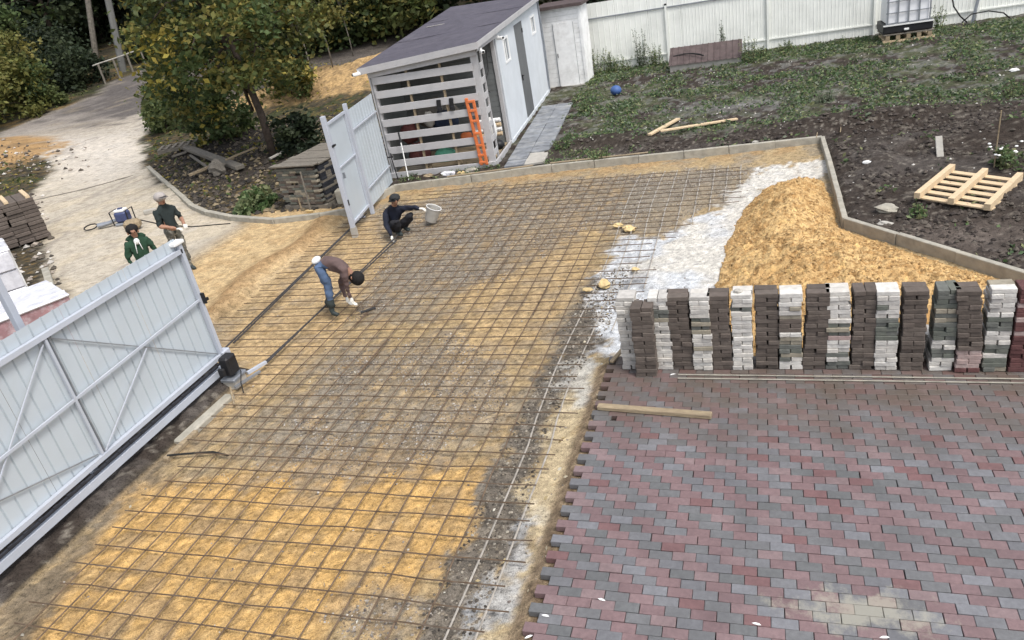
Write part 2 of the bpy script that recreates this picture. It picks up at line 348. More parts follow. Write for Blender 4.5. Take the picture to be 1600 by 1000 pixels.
def thing(name, label, cat, loc=(0,0,0), rz=0, group=None):
    o = bpy.data.objects.new(name, None); COL.objects.link(o); o.location = tuple(map(float, loc)); o.rotation_euler = (0, 0, rz); o.empty_display_size = .2
    return tag(o, label, cat, group)
def copy_tree(o, loc, rz=0, label=None):
    c = o.copy(); COL.objects.link(c); c.location = loc; c.rotation_euler = (0, 0, rz)
    if label: c['label'] = label
    for ch in list(o.children):
        d = ch.copy(); COL.objects.link(d); d.parent = c
        for g in list(ch.children): e = g.copy(); COL.objects.link(e); e.parent = d
    return c
def np_mesh(name, V, F, mats, cols=None, smooth=True, mi=None):   # V (n,3) F (m,4|3)
    me = bpy.data.meshes.new(name); V = np.ascontiguousarray(V, np.float32); F = np.ascontiguousarray(F, np.int32)
    k = F.shape[1]; me.vertices.add(len(V)); me.vertices.foreach_set('co', V.ravel())
    me.loops.add(F.size); me.loops.foreach_set('vertex_index', F.ravel())
    me.polygons.add(len(F)); me.polygons.foreach_set('loop_start', np.arange(len(F), dtype=np.int32)*k); me.polygons.foreach_set('loop_total', np.full(len(F), k, np.int32))
    me.polygons.foreach_set('use_smooth', np.full(len(F), smooth))
    for m in (mats if isinstance(mats, (list, tuple)) else [mats]): me.materials.append(M[m] if isinstance(m, str) else m)
    if mi is not None: me.polygons.foreach_set('material_index', np.asarray(mi, np.int32))
    if cols is not None:
        a = me.color_attributes.new('Col', 'FLOAT_COLOR', 'POINT'); c = np.ones((len(V), 4), np.float32); c[:, :3] = cols; a.data.foreach_set('color', c.ravel())
    me.update(calc_edges=True); me.validate(); return me
# ------------------------------------------------------------------ ground colours
Z = {}
Z['ochre'] = pp((215,760),(420,735),(600,690),(775,735),(760,800),(690,900),(560,935),(470,1020),(60,1020),(20,980),(120,880))
Z['tanL'] = pp((335,540),(430,430),(500,360),(600,330),(610,420),(560,520),(440,590),(400,640),(300,700),(330,600))
Z['grav1'] = pp((520,560),(700,520),(800,560),(790,640),(650,730),(560,760),(380,740),(420,670))
Z['grav2'] = pp((590,330),(760,290),(830,330),(760,430),(650,480),(560,500),(600,400))
Z['grav3'] = pp((560,925),(700,925),(650,1020),(500,1020))
Z['grav4'] = pp((930,300),(1180,262),(1100,330),(1060,370),(960,370),(900,330))
Z['tanM'] = pp((700,480),(880,330),(925,340),(935,420),(880,500),(820,560),(760,650),(700,600))
Z['dark'] = [(-.93,-3),(-.93,2.4),(-.8,3.9),(-.85,5.2),(-.7,6.6),(-.2,6.9),(-.15,5.4),(-.28,4.2),(-.45,3.2),(-.5,2.0),(-.38,1.0),(-.42,-3)]
Z['grav5'] = pp((690,305),(930,278),(1180,256),(1180,265),(930,345),(760,440),(620,480),(560,470))
Z['cement'] = pp((1288,246),(1195,262),(1140,300),(1110,335),(1070,365),(985,372),(960,395),(935,470),(940,500),(930,560),(990,560),(1140,470),(1190,300),(1290,280))
Z['cem2'] = pp((930,560),(895,570),(870,600),(905,625),(935,600))
Z['strip'] = [(-.22,3.95),(-.46,3.0),(-.52,2.0),(-.4,1.0),(-.42,-3),(-.1,-3),(-.1,3.9)]
Z['cemS'] = [(-.46,.9),(-.5,-3),(-.22,-3),(-.22,.2),(-.28,.8)]
Z['gateside'] = pp((345,590),(250,700),(120,840),(0,970),(0,1030),(30,1010),(110,890),(230,760),(330,650),(375,590))
Z['road'] = pp((-60,236),(0,208),(100,168),(150,150),(165,133),(255,96),(262,104),(250,150),(238,192),(222,215),(222,262),(262,292),(325,338),(420,350),(500,345),(515,352),(420,440),(330,480),(300,560),(160,560),(95,480),(70,400),(40,315),(90,260),(60,240),(10,240),(-60,260))
Z['dkroad'] = pp((150,150),(90,178),(150,190),(200,185),(255,180),(262,104),(255,90),(165,125))
Z['track'] = pp((262,104),(255,96),(300,92),(400,110),(470,100),(560,70),(640,40),(640,70),(570,118),(470,150),(400,160),(300,150),(250,150))
Z['yellowroad'] = pp((300,560),(330,470),(390,390),(400,362),(330,380),(440,350),(515,350),(430,430),(340,500))
Z['padgrey'] = pp((60,220),(250,190),(230,260),(140,290),(100,270))
def colour(x, y):
    n1 = fbm(x*1.3, y*1.3, 41, 5); n2 = fbm(x*4.5, y*4.5, 53, 4); n3 = fbm(x*14, y*14, 61, 3); sp = h2(np.floor(x*40), np.floor(y*40), 3)
    wx = x+(.55*(fbm(x*1.6, y*1.6, 71, 4)-.5)); wy = y+(.55*(fbm(x*1.6, y*1.6, 83, 4)-.5))
    c = np.zeros((*x.shape, 3))
    def lay(mask, col): c[...] = c*(1-mask[..., None])+np.array(col)*mask[..., None]
    pad = sdist(x, y, PAD)
    D = np.hypot(x-CP[0], y-CP[1])
    # everything beyond: forest floor / rough ground
    lay(np.ones(x.shape), (.040,.036,.027)); lay(sst(.45, .62, n2)*.7, (.085,.07,.045)); lay(sst(.5, .62, n1)*.5*(x < -7)*(D > 24), (.045,.06,.022))
    lay(sst(.62, .72, n3)*.6*(x < -8), (.20,.13,.05))
    # yard soil
    yd = sst(-.05, .1, -pad)*(x > -7.0)
    lay(yd, (.040,.032,.027)); lay(yd*sst(.48, .68, n1)*.6, (.075,.066,.06)); lay(yd*sst(.56, .72, n2)*.45, (.10,.088,.078))
    far = sst(13.2, 15.5, y); lay(yd*far*sst(.42, .6, n1)*.75, (.065,.075,.038)); lay(yd*far*sst(.52, .62, n2)*.55, (.145,.145,.135))
    for hx,hy,ra,rb_ in ((4.2,13.9,2.9,.9),(6.9,12.2,1.8,1.0),(-1.9,14.2,1.5,.8)): hm_ = np.exp(-((((x-hx)/ra)**2+((y-hy)/rb_)**2))**2); lay(yd*hm_*.85, (.036,.028,.023))
    lay(yd*sst(.66, .74, n3)*.5, (.20,.18,.15))
    gp = np.exp(-(((x-1.4)/1.5)**2+((y-16.9)/.6)**2)); lay(yd*gp*.5, (.2,.2,.19))
    gp = np.exp(-(((x-4.6)/1.0)**2+((y-7.2)/.6)**2)); lay(yd*gp*.5, (.17,.14,.12))
    # pad
    pm = sst(-.03, .03, pad)
    lay(pm, (.315,.235,.13)); lay(pm*sst(.42, .6, n1)*.7, (.215,.185,.14)); 
    def zone(k, col, a=1., e=.25, nz=.8):
        m = sst(-e, e, sdist(wx, wy, Z[k])+(n2-.5)*nz+(n3-.5)*.3)*a*pm; lay(m, col); return m
    zone('tanL', (.42,.30,.16), .85); zone('tanM', (.40,.285,.15), .75); zone('ochre', (.46,.285,.105), .97, .25, .5)
    for k in ('grav1', 'grav2', 'grav3', 'grav4', 'grav5'): zone(k, (.215,.188,.15), .68, .2, 1.2)
    cell = h2(np.floor((x+.63+.03*(n2-.5))/.26), np.floor((y-.01)/.262), 77)
    inner = pm*(x < -.7)
    lay(inner*(cell > .8)*sst(.35, .6, n2)*.35, (.42,.29,.14)); lay(inner*(cell < .16)*.3, (.17,.155,.135))
    lay(inner*sst(.56, .68, n2)*.3, (.185,.14,.085)); lay(inner*sst(.62, .7, n3)*.35, (.12,.085,.05)); lay(inner*sst(.38, .28, n3)*.3, (.55,.38,.18))
    rg = np.abs(fbm(x*9, y*9, 131, 3)-.5); lay(inner*sst(.035, .0, rg)*sst(.45,.6,n2)*.6, (.24,.15,.065)); lay(inner*sst(.60, .68, fbm(x*7,y*7,133,3))*.4, (.2,.14,.075))
    m = zone('dark', (.118,.102,.083), 1., .06, .3)*(1-.75*sst(2.6,3.6,y)*sst(.4,.52,n2)); m = m*.92; lay(m*sst(.55,.68,n3)*.5, (.22,.19,.15)); zone('gateside', (.13,.105,.075), .9, .15, .4)
    m = zone('strip', (.37,.30,.19), .97, .04, .12); lay(m*sst(.5,.62,n2)*.5, (.42,.38,.30))
    m = zone('cement', (.46,.475,.49), .97, .12, .6); zone('cem2', (.36,.35,.32), .8, .1, .5); zone('cemS', (.27,.275,.28), .8, .06, .35)
    lay(m*sst(.42, .6, n1+.16*(x-.5))*.6, (.50,.45,.36)); lay(m*sst(.58, .68, n2)*.4, (.42,.41,.40))
    g3 = np.exp(-(((x+.05)/.22)**2+((y-6.1)/.35)**2)); lay(g3*.8*sst(.3, .6, n2), (.10,.10,.10))
    ed = sst(.14, .12, x)*sst(-.2, -.09, x+.05*(n3-.5))*(y < 3.75)*pm; lay(ed*.95, (.14,.10,.065)); lay(ed*sst(.52,.62,n3)*.6, (.25,.19,.12))
    top = sst(.75, .2, pad)*(y > 10.8)*(x > -7)*(x < 2.6)*pm; lay(top*sst(.3, .55, n2)*.8, (.30,.20,.10))
    pat = sst(.12, .16, x)*sst(4.0, 3.9, y)*pm; lay(pat, (.055,.045,.04))
    # trampled sand left of the opening
    b1 = sst(-7.0, -7.3, x)*sst(-10.6, -9.4, x)*sst(2.5, 4, y)*(sdist(x, y, [(-30,-5),(-5,-5),(-5,10.9),(-8.3,10.9),(-9.5,11.0),(-30,10.5)]) > 0)
    lay(b1, (.46,.34,.19)); lay(b1*sst(.5, .62, n2)*.5, (.36,.24,.12))
    bank = np.exp(-((x+7.55+.15*np.sin(y*2))/.26)**2)*sst(3.2, 4.6, y)*sst(10.7, 9.8, y); lay(bank*.85, (.25,.16,.08))
    rd = sst(-.25, .25, sdist(wx, wy, Z['road'])+(n2-.5)*.5)*(pad < .02)*(1-b1)
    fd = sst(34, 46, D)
    lay(rd, (.42,.375,.305)); lay(rd*sst(.45, .6, n1)*.55, (.47,.40,.29)); lay(rd*sst(.56, .64, n2)*.4, (.30,.26,.21))
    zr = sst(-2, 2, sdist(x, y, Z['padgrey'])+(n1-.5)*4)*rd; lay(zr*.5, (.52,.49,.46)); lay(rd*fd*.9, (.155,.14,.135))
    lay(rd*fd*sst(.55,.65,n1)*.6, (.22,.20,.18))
    dk = sst(-1.2, .8, sdist(wx, wy, Z['dkroad'])+(n1-.5)*6)*rd; lay(dk*.95, (.095,.086,.082)); lay(rd*sst(.02,.0,np.abs(fbm(x*.5,y*.25,141,3)-.5))*.5, (.2,.18,.165))
    tr = sst(-.6, .6, sdist(wx, wy, Z['track'])+(n2-.5))*(1-rd); lay(tr*.9, (.115,.10,.09))
    lay(rd*sst(.68, .76, n3)*.6, (.2,.17,.13))
    # heaps of dug sand and leaves
    for cx, cy, rx, ry, a, col, k in [(-16.2,26.3,4.6,2.3,.35,(.40,.27,.13),1.), (-12.6,27.5,2.6,2.,0,(.40,.27,.13),1.), (-31,17.5,6,3.2,.3,(.33,.21,.10),1.), (-12.5,15.6,2.8,1.9,.5,(.05,.042,.036),.9), (-15.8,18.2,2.4,1.6,.3,(.045,.04,.036),.95)]:
        cc, ss = math.cos(a), math.sin(a); u = (x-cx)*cc+(y-cy)*ss; v = -(x-cx)*ss+(y-cy)*cc
        m = sst(1.25, .85, (u/rx)**2+(v/ry)**2+(n2-.5)*.9); lay(m*k, col)
        if k == 1.: lay(m*sst(.5, .6, n2)*.6, (.22,.15,.08)); lay(m*sst(.6, .7, n3)*.6, (.10,.075,.05))
    c *= (.84+.30*n3)[..., None]*(1+.45*(h2(np.floor(x*48), np.floor(y*48), 5)-.5)*pm)[..., None]
    return c, rd, pm
def grid(xs, ys):
    X, Y = np.meshgrid(xs, ys); nx, ny = len(xs), len(ys)
    i = np.arange(nx*ny).reshape(ny, nx); F = np.stack([i[:-1, :-1], i[:-1, 1:], i[1:, 1:], i[1:, :-1]], -1).reshape(-1, 4)
    return X, Y, F
def sheet(name, xs, ys, classes, dz=0., cut=None):
    X, Y, F = grid(xs, ys); Zz = H(X, Y)+dz; C, rd, pm = colour(X, Y)
    V = np.stack([X, Y, Zz], -1).reshape(-1, 3); C = C.reshape(-1, 3)
    fx = V[F].mean(1); keep = np.ones(len(F), bool)
    if cut: keep = ~((fx[:, 0] > cut[0]) & (fx[:, 0] < cut[1]) & (fx[:, 1] > cut[2]) & (fx[:, 1] < cut[3]))
    rdf = rd.reshape(-1)[F].mean(1) > .5; pmf = pm.reshape(-1)[F].mean(1) > .5
    cls = np.where(pmf, 1, np.where(rdf, 2, 0)); out = {}
    for k, (nm, m) in classes.items():
        sel = F[keep & (cls == k)]
        if len(sel) == 0: continue
        u, inv = np.unique(sel, return_inverse=True)
        out[k] = (V[u], inv.reshape(-1, 4), C[u])
    return out
CL = {0: ('ground', 'ground'), 1: ('sand_base', 'base'), 2: ('road', 'road')}
parts = {0: [], 1: [], 2: []}
xs = np.concatenate([np.arange(-26, -7.6, .09), np.arange(-7.6, 5.3, .04), np.arange(5.3, 13.01, .08)])
ys = np.concatenate([np.arange(-2.4, 13.1, .045), np.arange(13.1, 20, .08), np.arange(20, 32.01, .11)])
o1 = sheet('near', xs, ys, CL)
fx = np.concatenate([np.linspace(-150, -60, 60), np.linspace(-59.4, -26, 110)[:-1], np.arange(-26, 13.01, .5), np.linspace(13.5, 80, 50)])
fy = np.concatenate([np.linspace(-40, -2.4, 30), np.arange(-2, 32, .5), np.linspace(32, 75, 130), np.linspace(76.5, 170, 50)])
fx[fx == -26] = -26.0
o2 = sheet('far', np.unique(np.round(fx, 3)), np.unique(np.round(fy, 3)), CL, cut=(-26, 13, -2.4, 32))
for k in (0, 1, 2):
    Vs, Fs, Cs, n = [], [], [], 0
    for o in (o1, o2):
        if k in o: Vs.append(o[k][0]); Fs.append(o[k][1]+n); Cs.append(o[k][2]); n += len(o[k][0])
    me = np_mesh(CL[k][0], np.concatenate(Vs), np.concatenate(Fs), CL[k][1], np.concatenate(Cs))
    tag(link(CL[k][0], me), kind='structure', label={0: 'dark bare soil and rough ground of the yard and roadside', 1: 'levelled sand and gravel bed under the reinforcement mesh', 2: 'pale dusty dirt road beyond the fence'}[k])
# ------------------------------------------------------------------ loose stones and clods
def stones(name, pts, r0, r1, cols, label, cat, zoff=.3, flatn=.7, XYZ=None):
    if XYZ is not None:
        Xg, Yg, Zg, dg_ = [q.ravel() for q in XYZ]; k_ = np.flatnonzero(dg_ > .0); k_ = k_[rng.integers(0, len(k_), 15000)]; k_ = k_[rng.random(len(k_)) < .3+.7*sst(.42,.6,fbm(Xg[k_]*2.5,Yg[k_]*2.5,35))]; pts = np.stack([Xg[k_], Yg[k_]], 1); hz_ = Zg[k_]
    n = len(pts); base = np.array([(0,0,1),(1,0,.1),(.2,.95,-.1),(-.9,.4,.1),(-.6,-.8,-.1),(.5,-.85,.1),(0,0,-1)], float)
    T = np.array([(0,1,2),(0,2,3),(0,3,4),(0,4,5),(0,5,1),(6,2,1),(6,3,2),(6,4,3),(6,5,4),(6,1,5)])
    r = r0+(r1-r0)*rng.random(n)**2.2; a = rng.random(n)*6.283
    B = base[None]*(1+.35*(rng.random((n, 7, 3))-.5)); B = B*r[:, None, None]*np.array([1, .8, flatn])
    c, s = np.cos(a)[:, None], np.sin(a)[:, None]; X = B[..., 0]*c-B[..., 1]*s; Y = B[..., 0]*s+B[..., 1]*c
    zz = (H(pts[:, 0], pts[:, 1]) if XYZ is None else hz_)+r*zoff*flatn
    V = np.stack([X+pts[:, 0:1], Y+pts[:, 1:2], B[..., 2]+zz[:, None]], -1).reshape(-1, 3)
    F = (T[None]+np.arange(n)[:, None, None]*7).reshape(-1, 3)
    ci = rng.integers(0, len(cols), n); cc = np.array(cols)[ci]*(.75+.5*rng.random((n, 1)))
    me = np_mesh(name, V, F, 'stone', np.repeat(cc, 7, 0), smooth=False)
    return tag(link(name, me), label, cat, kind='stuff')
def scatter(n, x0, x1, y0, y1, f):
    x = x0+(x1-x0)*rng.random(n); y = y0+(y1-y0)*rng.random(n); k = rng.random(n) < f(x, y); return np.stack([x[k], y[k]], 1)
gz = lambda x, y: np.maximum.reduce([sst(-.15, .2, sdist(x, y, Z[k])+(fbm(x*4, y*4, 53)-.5)*1.2) for k in ('grav1', 'grav2', 'grav3', 'grav4', 'grav5')])*(sdist(x, y, PAD) > .1)
g_in = lambda x, y: (sdist(x, y, PAD) > .12)*((x < 0) | (y > 4))*(sdist(x, y, SANDP) < 0)
stones('gravel', scatter(170000, -7, 2.6, -1.4, 12.4, lambda x, y: g_in(x, y)*(gz(x, y)*(.2+.8*sst(.46, .62, fbm(x*2.1, y*2.1, 91)))+.025*sst(.45,.6,fbm(x*3, y*3, 95)))), .005, .02,
       [(.17,.15,.13),(.23,.2,.17),(.33,.30,.26),(.12,.10,.09),(.24,.18,.12),(.30,.26,.22),(.27,.24,.2),(.2,.17,.14),(.17,.15,.12),(.42,.39,.35)], 'grey and white crushed stone spread in patches under the mesh', 'gravel')
dk = lambda x, y: sst(-.04, .04, sdist(x, y, Z['dark']))*(x < 0)
stones('rubble', scatter(18000, -1.6, .6, -1, 7, lambda x, y: dk(x, y)*.8), .006, .025, [(.12,.1,.08),(.2,.17,.13),(.07,.06,.05),(.3,.27,.22)], 'dark crumbled soil and chips beside the paving edge', 'rubble')
yf = lambda x, y: (sdist(x, y, PAD) < -.15)*(sst(.38, .62, fbm(x*1.2, y*1.2, 15))*(1-.93*sst(12.6, 14.5, y)))
stones('soil_clods', scatter(30000, -3, 9, 5, 18, lambda x, y: yf(x, y)*.9), .012, .07, [(.05,.04,.034),(.075,.062,.052),(.04,.032,.028),(.1,.085,.07)], 'dark brown clods of dug soil behind the kerb', 'soil')
stones('yard_chips', scatter(1500, -3, 10, 8, 24, lambda x, y: (sdist(x, y, PAD) < -.2)*.5), .012, .035, [(.5,.48,.44),(.35,.33,.3),(.62,.6,.56)], 'small pale chips scattered over the yard soil', 'chips')
rb = lambda x, y: np.exp(-(((x+26.2)/2.5)**2+((y-17.3)/1.6)**2))+ (sdist(x, y, [(-22.6,14.6),(-20.8,14.4),(-9.5,4.2),(-10.6,3.6)]) > 0)*.6
stones('roadside_rubble', scatter(16000, -32, -9, 3.5, 22, lambda x, y: rb(x, y)*.7), .03, .12, [(.12,.1,.08),(.3,.26,.22),(.5,.47,.43),(.07,.06,.05)], 'stony rubble and litter beside the left edge of the road', 'rubble')
lf = lambda x, y: (sdist(x, y, KERB[:8]+[(-8, 20), (-19, 26)]) > .15)*.8
stones('dark_spoil', scatter(16000, -21, -7.5, 10.8, 22, lf), .02, .11, [(.05,.043,.036),(.03,.027,.024),(.09,.075,.06),(.2,.16,.1)], 'dark spoil and litter under the roadside tree', 'soil')
# small stones beside and over the mesh
for (x, y), r, lb in zip([(-.42,8.42),(-.66,8.62),(-.48,6.1),(-.72,5.92),(-.07,6.6)], [.13,.09,.13,.08,.07], ['largest orange lump of clay lying on the mesh above the white powder', 'flat orange clay lump left of the largest one', 'pale yellow stone at the left end of the brick row', 'smaller yellow stone left of the pale one', 'dusty yellow stone between two bars near the powder']):
    b = MB(); b.ball((x, y, -.06), r, 8, 6, (1.1,.8,.38), .3, rz=x*9); tag(b.build('rock', 'stonebig', smooth=False), lb, 'rock')
# ------------------------------------------------------------------ sand pile
X, Y, F = grid(np.arange(1.0, 6.4, .022), np.arange(3.85, 10.9, .022))
d = sdist(X+.12*(fbm(X*3, Y*3, 21)-.5), Y+.12*(fbm(X*3, Y*3, 22)-.5), SANDP)
hh = .36*np.exp(-(((X-2.25)/.9)**2+((Y-8.6)/1.5)**2))+.33*np.exp(-(((X-2.6)/1.3)**2+((Y-5.7)/1.3)**2))+.2*np.exp(-(((X-4.3)/1.0)**2+((Y-5.2)/.7)**2))
prof = 1-np.exp(-np.maximum(d, 0)*2.6)
lump = .10*(fbm(X*3, Y*3, 25, 4)-.5)-.055*sst(.5,.68,fbm(X*5+2*vn(X*3,Y*3,8), Y*5, 26, 3))+.03*sst(.5,.75,vn(X*11,Y*11,33))+.03*(vn(X*24, Y*24, 27)-.5)
Zs = np.where(d > 0, -.12+(hh+.1)*prof+lump*sst(0, .25, d), -.25)
m1 = fbm(X*2, Y*2, 28, 4); m2 = fbm(X*10, Y*10, 29, 3)
Cc = np.zeros((*X.shape, 3))+np.array((.42,.275,.125)); 
for mk, cc in ((sst(.45, .62, m1)*.6, (.50,.35,.17)), (sst(.52, .66, m2)*.65, (.30,.17,.065)), (sst(.40, .28, m2)*.5, (.60,.40,.17))): Cc = Cc*(1-mk[..., None])+np.array(cc)*mk[..., None]
V = np.stack([X, Y, Zs], -1).reshape(-1, 3); fk = (d.reshape(-1)[F] > -.03).all(1); F = F[fk]; u, inv = np.unique(F, return_inverse=True)
stones('sand_clods', None, .006, .032, [(.44,.285,.125),(.37,.23,.095),(.48,.33,.16),(.32,.195,.08)], 'ochre clods and crumbs lying on the sand heap', 'sand', .2, .7, XYZ=(X, Y, Zs, d))
tag(link('sand_pile', np_mesh('sand_pile', V[u], inv.reshape(-1, 4), 'sand', Cc.reshape(-1, 3)[u])), 'large lumpy heap of ochre sand inside the kerb behind the brick stacks', 'sand pile', kind='stuff')
# ------------------------------------------------------------------ paving
patio = tag(link('patio', np_mesh('patio', np.array([(.13,-2.3,-.066),(7.4,-2.3,-.066),(7.4,3.88,-.066),(.13,3.88,-.066)]), np.array([(0,1,2,3)]), mat('bedding_dust', (.06,.052,.046), .95, .3, 20, .3))), 'red and grey block paving laid in stretcher bond', kind='structure')
pb = MB(); pb.box((0,0,0), (.196,.096,.06), ch=.003); pav = bpy.data.meshes.new('paver'); pav.from_pydata(pb.v, [], pb.f); pav.materials.append(PR[0])
cells = []
for v in range(-38, 18):
    yc = -(v+.5)*.1
    off = 0. if v % 2 == 0 else .5
    for c in range(0, 36):
        xc = (c+off+.5)*.2
        par = (c+((v % 4)//2)) % 2           # two courses share a colour order
        if xc > 7.2: continue
        if v == -25 and c == 0: xc -= .06
        cells.append((xc, yc, par, v, c))
def proj(x, y, z):
    q = RC@(np.array([x, y, z])-CP); return 800+FOC*q[0]/q[2], 500+FOC*q[1]/q[2], q[2]
def inview(x, y, z=0, m=15):
    a, b, c = proj(x, y, z); return c > 0 and -m < a < 1600+m and -m < b < 1000+m
vis = sorted([c for c in cells if inview(c[0], c[1])], key=lambda c: (c[0]-CP[0])**2+(c[1]-CP[1])**2)
near = set((c[3], c[4]) for c in vis[:300])
rest = MB(); r_m = []
for xc, yc, par, v, c in cells:
    mset = PR if par == 0 else PG
    mi = random.choices(range(5), [5,3,2.2,2,2])[0]
    if random.random() < .03: mset = PG if par == 0 else PR
    dx, dy, dz, rz = random.gauss(0, .0012), random.gauss(0, .001), random.gauss(0, .0018), random.gauss(0, .006)
    if (v, c) in near:
        o = bpy.data.objects.new('paver', pav); COL.objects.link(o); o.parent = patio; o.location = (xc+dx, yc+dy, -.03+dz); o.rotation_euler = (random.gauss(0,.007), random.gauss(0,.007), rz)
        o.material_slots[0].link = 'OBJECT'; o.material_slots[0].material = mset[mi]
    else:
        rest.box((xc+dx, yc+dy, -.03+dz), (.196,.096,.06), rz=rz, mi=mi+(0 if mset is PR else 5), ch=.0035)
tag(rest.build('pavers', PR+PG, patio), kind='stuff')
# ------------------------------------------------------------------ brick stacks
bm_ = MB(); bm_.box((0,0,0), (.1135,.231,.0525), ch=.005); brick = bpy.data.meshes.new('brick'); brick.from_pydata(bm_.v, [], bm_.f); brick.materials.append(BR['w'][0])
def stack(px0, px1, pyb, code, label, zh=None, depth=0, seed=0):
    L = flat(px0, pyb); R = flat(px1, pyb); w = R[0]-L[0]; cx = (L[0]+R[0])/2; y0 = (L[1]+R[1])/2+.118; fw_ = min(1.08, max(.9, w/.236))
    t = thing('brick_stack', label, 'brick stack', (cx, y0, 0), 0, 'stacks of paving bricks in a row on the paving edge')
    rr = random.Random(seed+px0); lx = rr.uniform(-.012, .012); ly = rr.uniform(0, .012); n = len(code); sway = [0, 0]
    for k, ch in enumerate(code[::-1]):      # code is top to bottom
        z = .004+.0265+k*.0542
        if rr.random() < .22: sway[0] += rr.uniform(-.012, .012)+lx*.4
        if rr.random() < .2: sway[1] += rr.uniform(-.006, .008)
        cross = (k+px0) % 2 == 0
        for s in (-1, 1):
            o = bpy.data.objects.new('brick', brick); COL.objects.link(o); o.parent = t
            if cross: o.location = (s*.0588+sway[0]+rr.gauss(0,.003), sway[1]+rr.gauss(0,.008), z); o.rotation_euler = (0, 0, rr.gauss(0,.035))
            else: o.location = (sway[0]+rr.gauss(0,.007), s*.0588+sway[1]+rr.gauss(0,.004), z); o.rotation_euler = (0, 0, math.pi/2+rr.gauss(0,.02))
            c2 = ch if rr.random() > .06 or ch == 'b' else rr.choice(['w', 'g', 't'] if ch in 'wg' else [ch])
            o.location.x *= fw_; o.scale = (fw_, 1, 1) if cross else (1, fw_, 1); o.material_slots[0].link = 'OBJECT'; o.material_slots[0].material = rr.choice(BR[c2])
    return t
ST = [(974,1000,577,'w'*18, 'leftmost stack of white bricks, half hidden by a shorter brown stack'),
 (994,1027,589,'b'*17, 'brown brick stack standing forward of the row at its left end'),
 (1023,1053,578,'wwwgg'+'w'*13, 'white brick stack right behind the forward brown stack'),
 (1052,1085,578,'b'*18, 'leaning dark brown stack between the second and third white stacks'),
 (1084,1114,579,'wwwwwgtgtwwwtwwwww', 'third white stack from the left with mossy bricks at half height'),
 (1114,1147,578,'b'*18, 'brown stack left of the all-white stack with a pale stone on its top'),
 (1146,1177,578,'wwwg'+'w'*14, 'white stack with a bump of mortar on top, fourth white one from the left'),
 (1180,1215,577,'b'*18, 'dark brown stack just right of the bumped white stack'),
 (1218,1253,578,'wwwwwtbbbwttggtgww', 'white-topped stack whose middle bricks are brown and lower ones greenish'),
 (1254,1290,578,'b'*18, 'brown stack between two white-topped mixed stacks near the middle of the row'),
 (1290,1326,578,'wwwwwwwgtgpwwwgwgg', 'white-topped stack ending in dark green-grey bricks at its foot'),
 (1327,1363,578,'b'*18, 'brown stack with a small white chip stuck on its lower front'),
 (1366,1401,580,'wwwwwwgggggwwwwwww', 'white stack with a dark grey-green band across its middle'),
 (1406,1443,580,'b'*18, 'brown stack left of the widest sandy gap in the row'),
 (1451,1487,580,'ggggtgtggggwwggwww', 'grey-topped mixed stack standing alone between two sandy gaps'),
 (1492,1530,583,'bbbbbbbbbbbbbppppr', 'brown stack whose lowest bricks are pinkish'),
 (1534,1573,582,'wwwwwwgggwwwgggggg', 'white-topped stack with dark olive bricks below, second from the right edge'),
 (1575,1613,582,'rrrprrprrprrrrrrrr', 'dark red brick stack at the right edge of the photo')]
for i, s in enumerate(ST): stack(*s, seed=i)
for i, px in enumerate((1226, 1283, 1404, 1447, 1489)):
    t = thing('low_brick_stack', ['low pale brick pile peeping out behind the bumped white stack', 'low pale brick pile behind the middle brown stack', 'low pale pile seen through the gap left of a brown stack', 'low pale pile at the foot of the widest sandy gap', 'low pale pile right of the grey-topped stack'][i], 'brick stack', (*flat(px, 572)[:2]+np.array([0, .28]), -.02), 0, 'low piles of pale bricks behind the row')
    for k in range(6):
        for s in (-1, 1):
            o = bpy.data.objects.new('brick', brick); COL.objects.link(o); o.parent = t; o.location = (s*.0588, random.gauss(0,.005), .03+k*.0542); o.rotation_euler = (0,0,random.gauss(0,.02)); o.material_slots[0].link = 'OBJECT'; o.material_slots[0].material = random.choice(BR['w'][:2])
b = MB(); b.ball((*flat(1157, 579)[:2]+np.array([0,.1]), .99), .05, 8, 6, (1,.8,.6), .15); tag(b.build('mortar_lump', 'conc'), 'white mortar lump sitting on top of a white brick stack', 'lump')
# boards, rods, leaves on the paving
def board(a, b_, w, h, m, name, label, cat, z=None, group=None):
    x = MB(); a = Vector(a); b_ = Vector(b_); L = (b_-a).length; mid = (a+b_)/2; dv = b_-a
    x.box((0,0,0), (L, w, h), ch=min(w, h)*.12); o = x.build(name, m); o.location = mid
    o.rotation_euler = (0, -math.asin(dv.z/L), math.atan2(dv.y, dv.x)); return tag(o, label, cat, group)
board((.06,2.63,.03), (1.33,2.5,.03), .085, .05, 'pineold', 'wooden_board', 'weathered wooden board lying alone on the paving below the brick row', 'board')
for yy, lb in ((3.35, 'thin metal rod nearest the brick stacks on the paving'), (3.27, 'thin metal rod lying in front of its twin on the paving')):
    b = MB(); b.tube([(.9,yy,.012),(2.5,yy-.02,.012),(4.2,yy-.045,.012),(6.4,yy-.08,.012)], .008, 6); tag(b.build('metal_rod', 'kerb'), lb, 'rod', 'rods on the paving')
board((.05,3.62,.02), (.18,3.95,.06), .05, .03, 'pineold', 'wood_offcut', 'small wood offcut at the paving corner by the leftmost stack', 'wood')
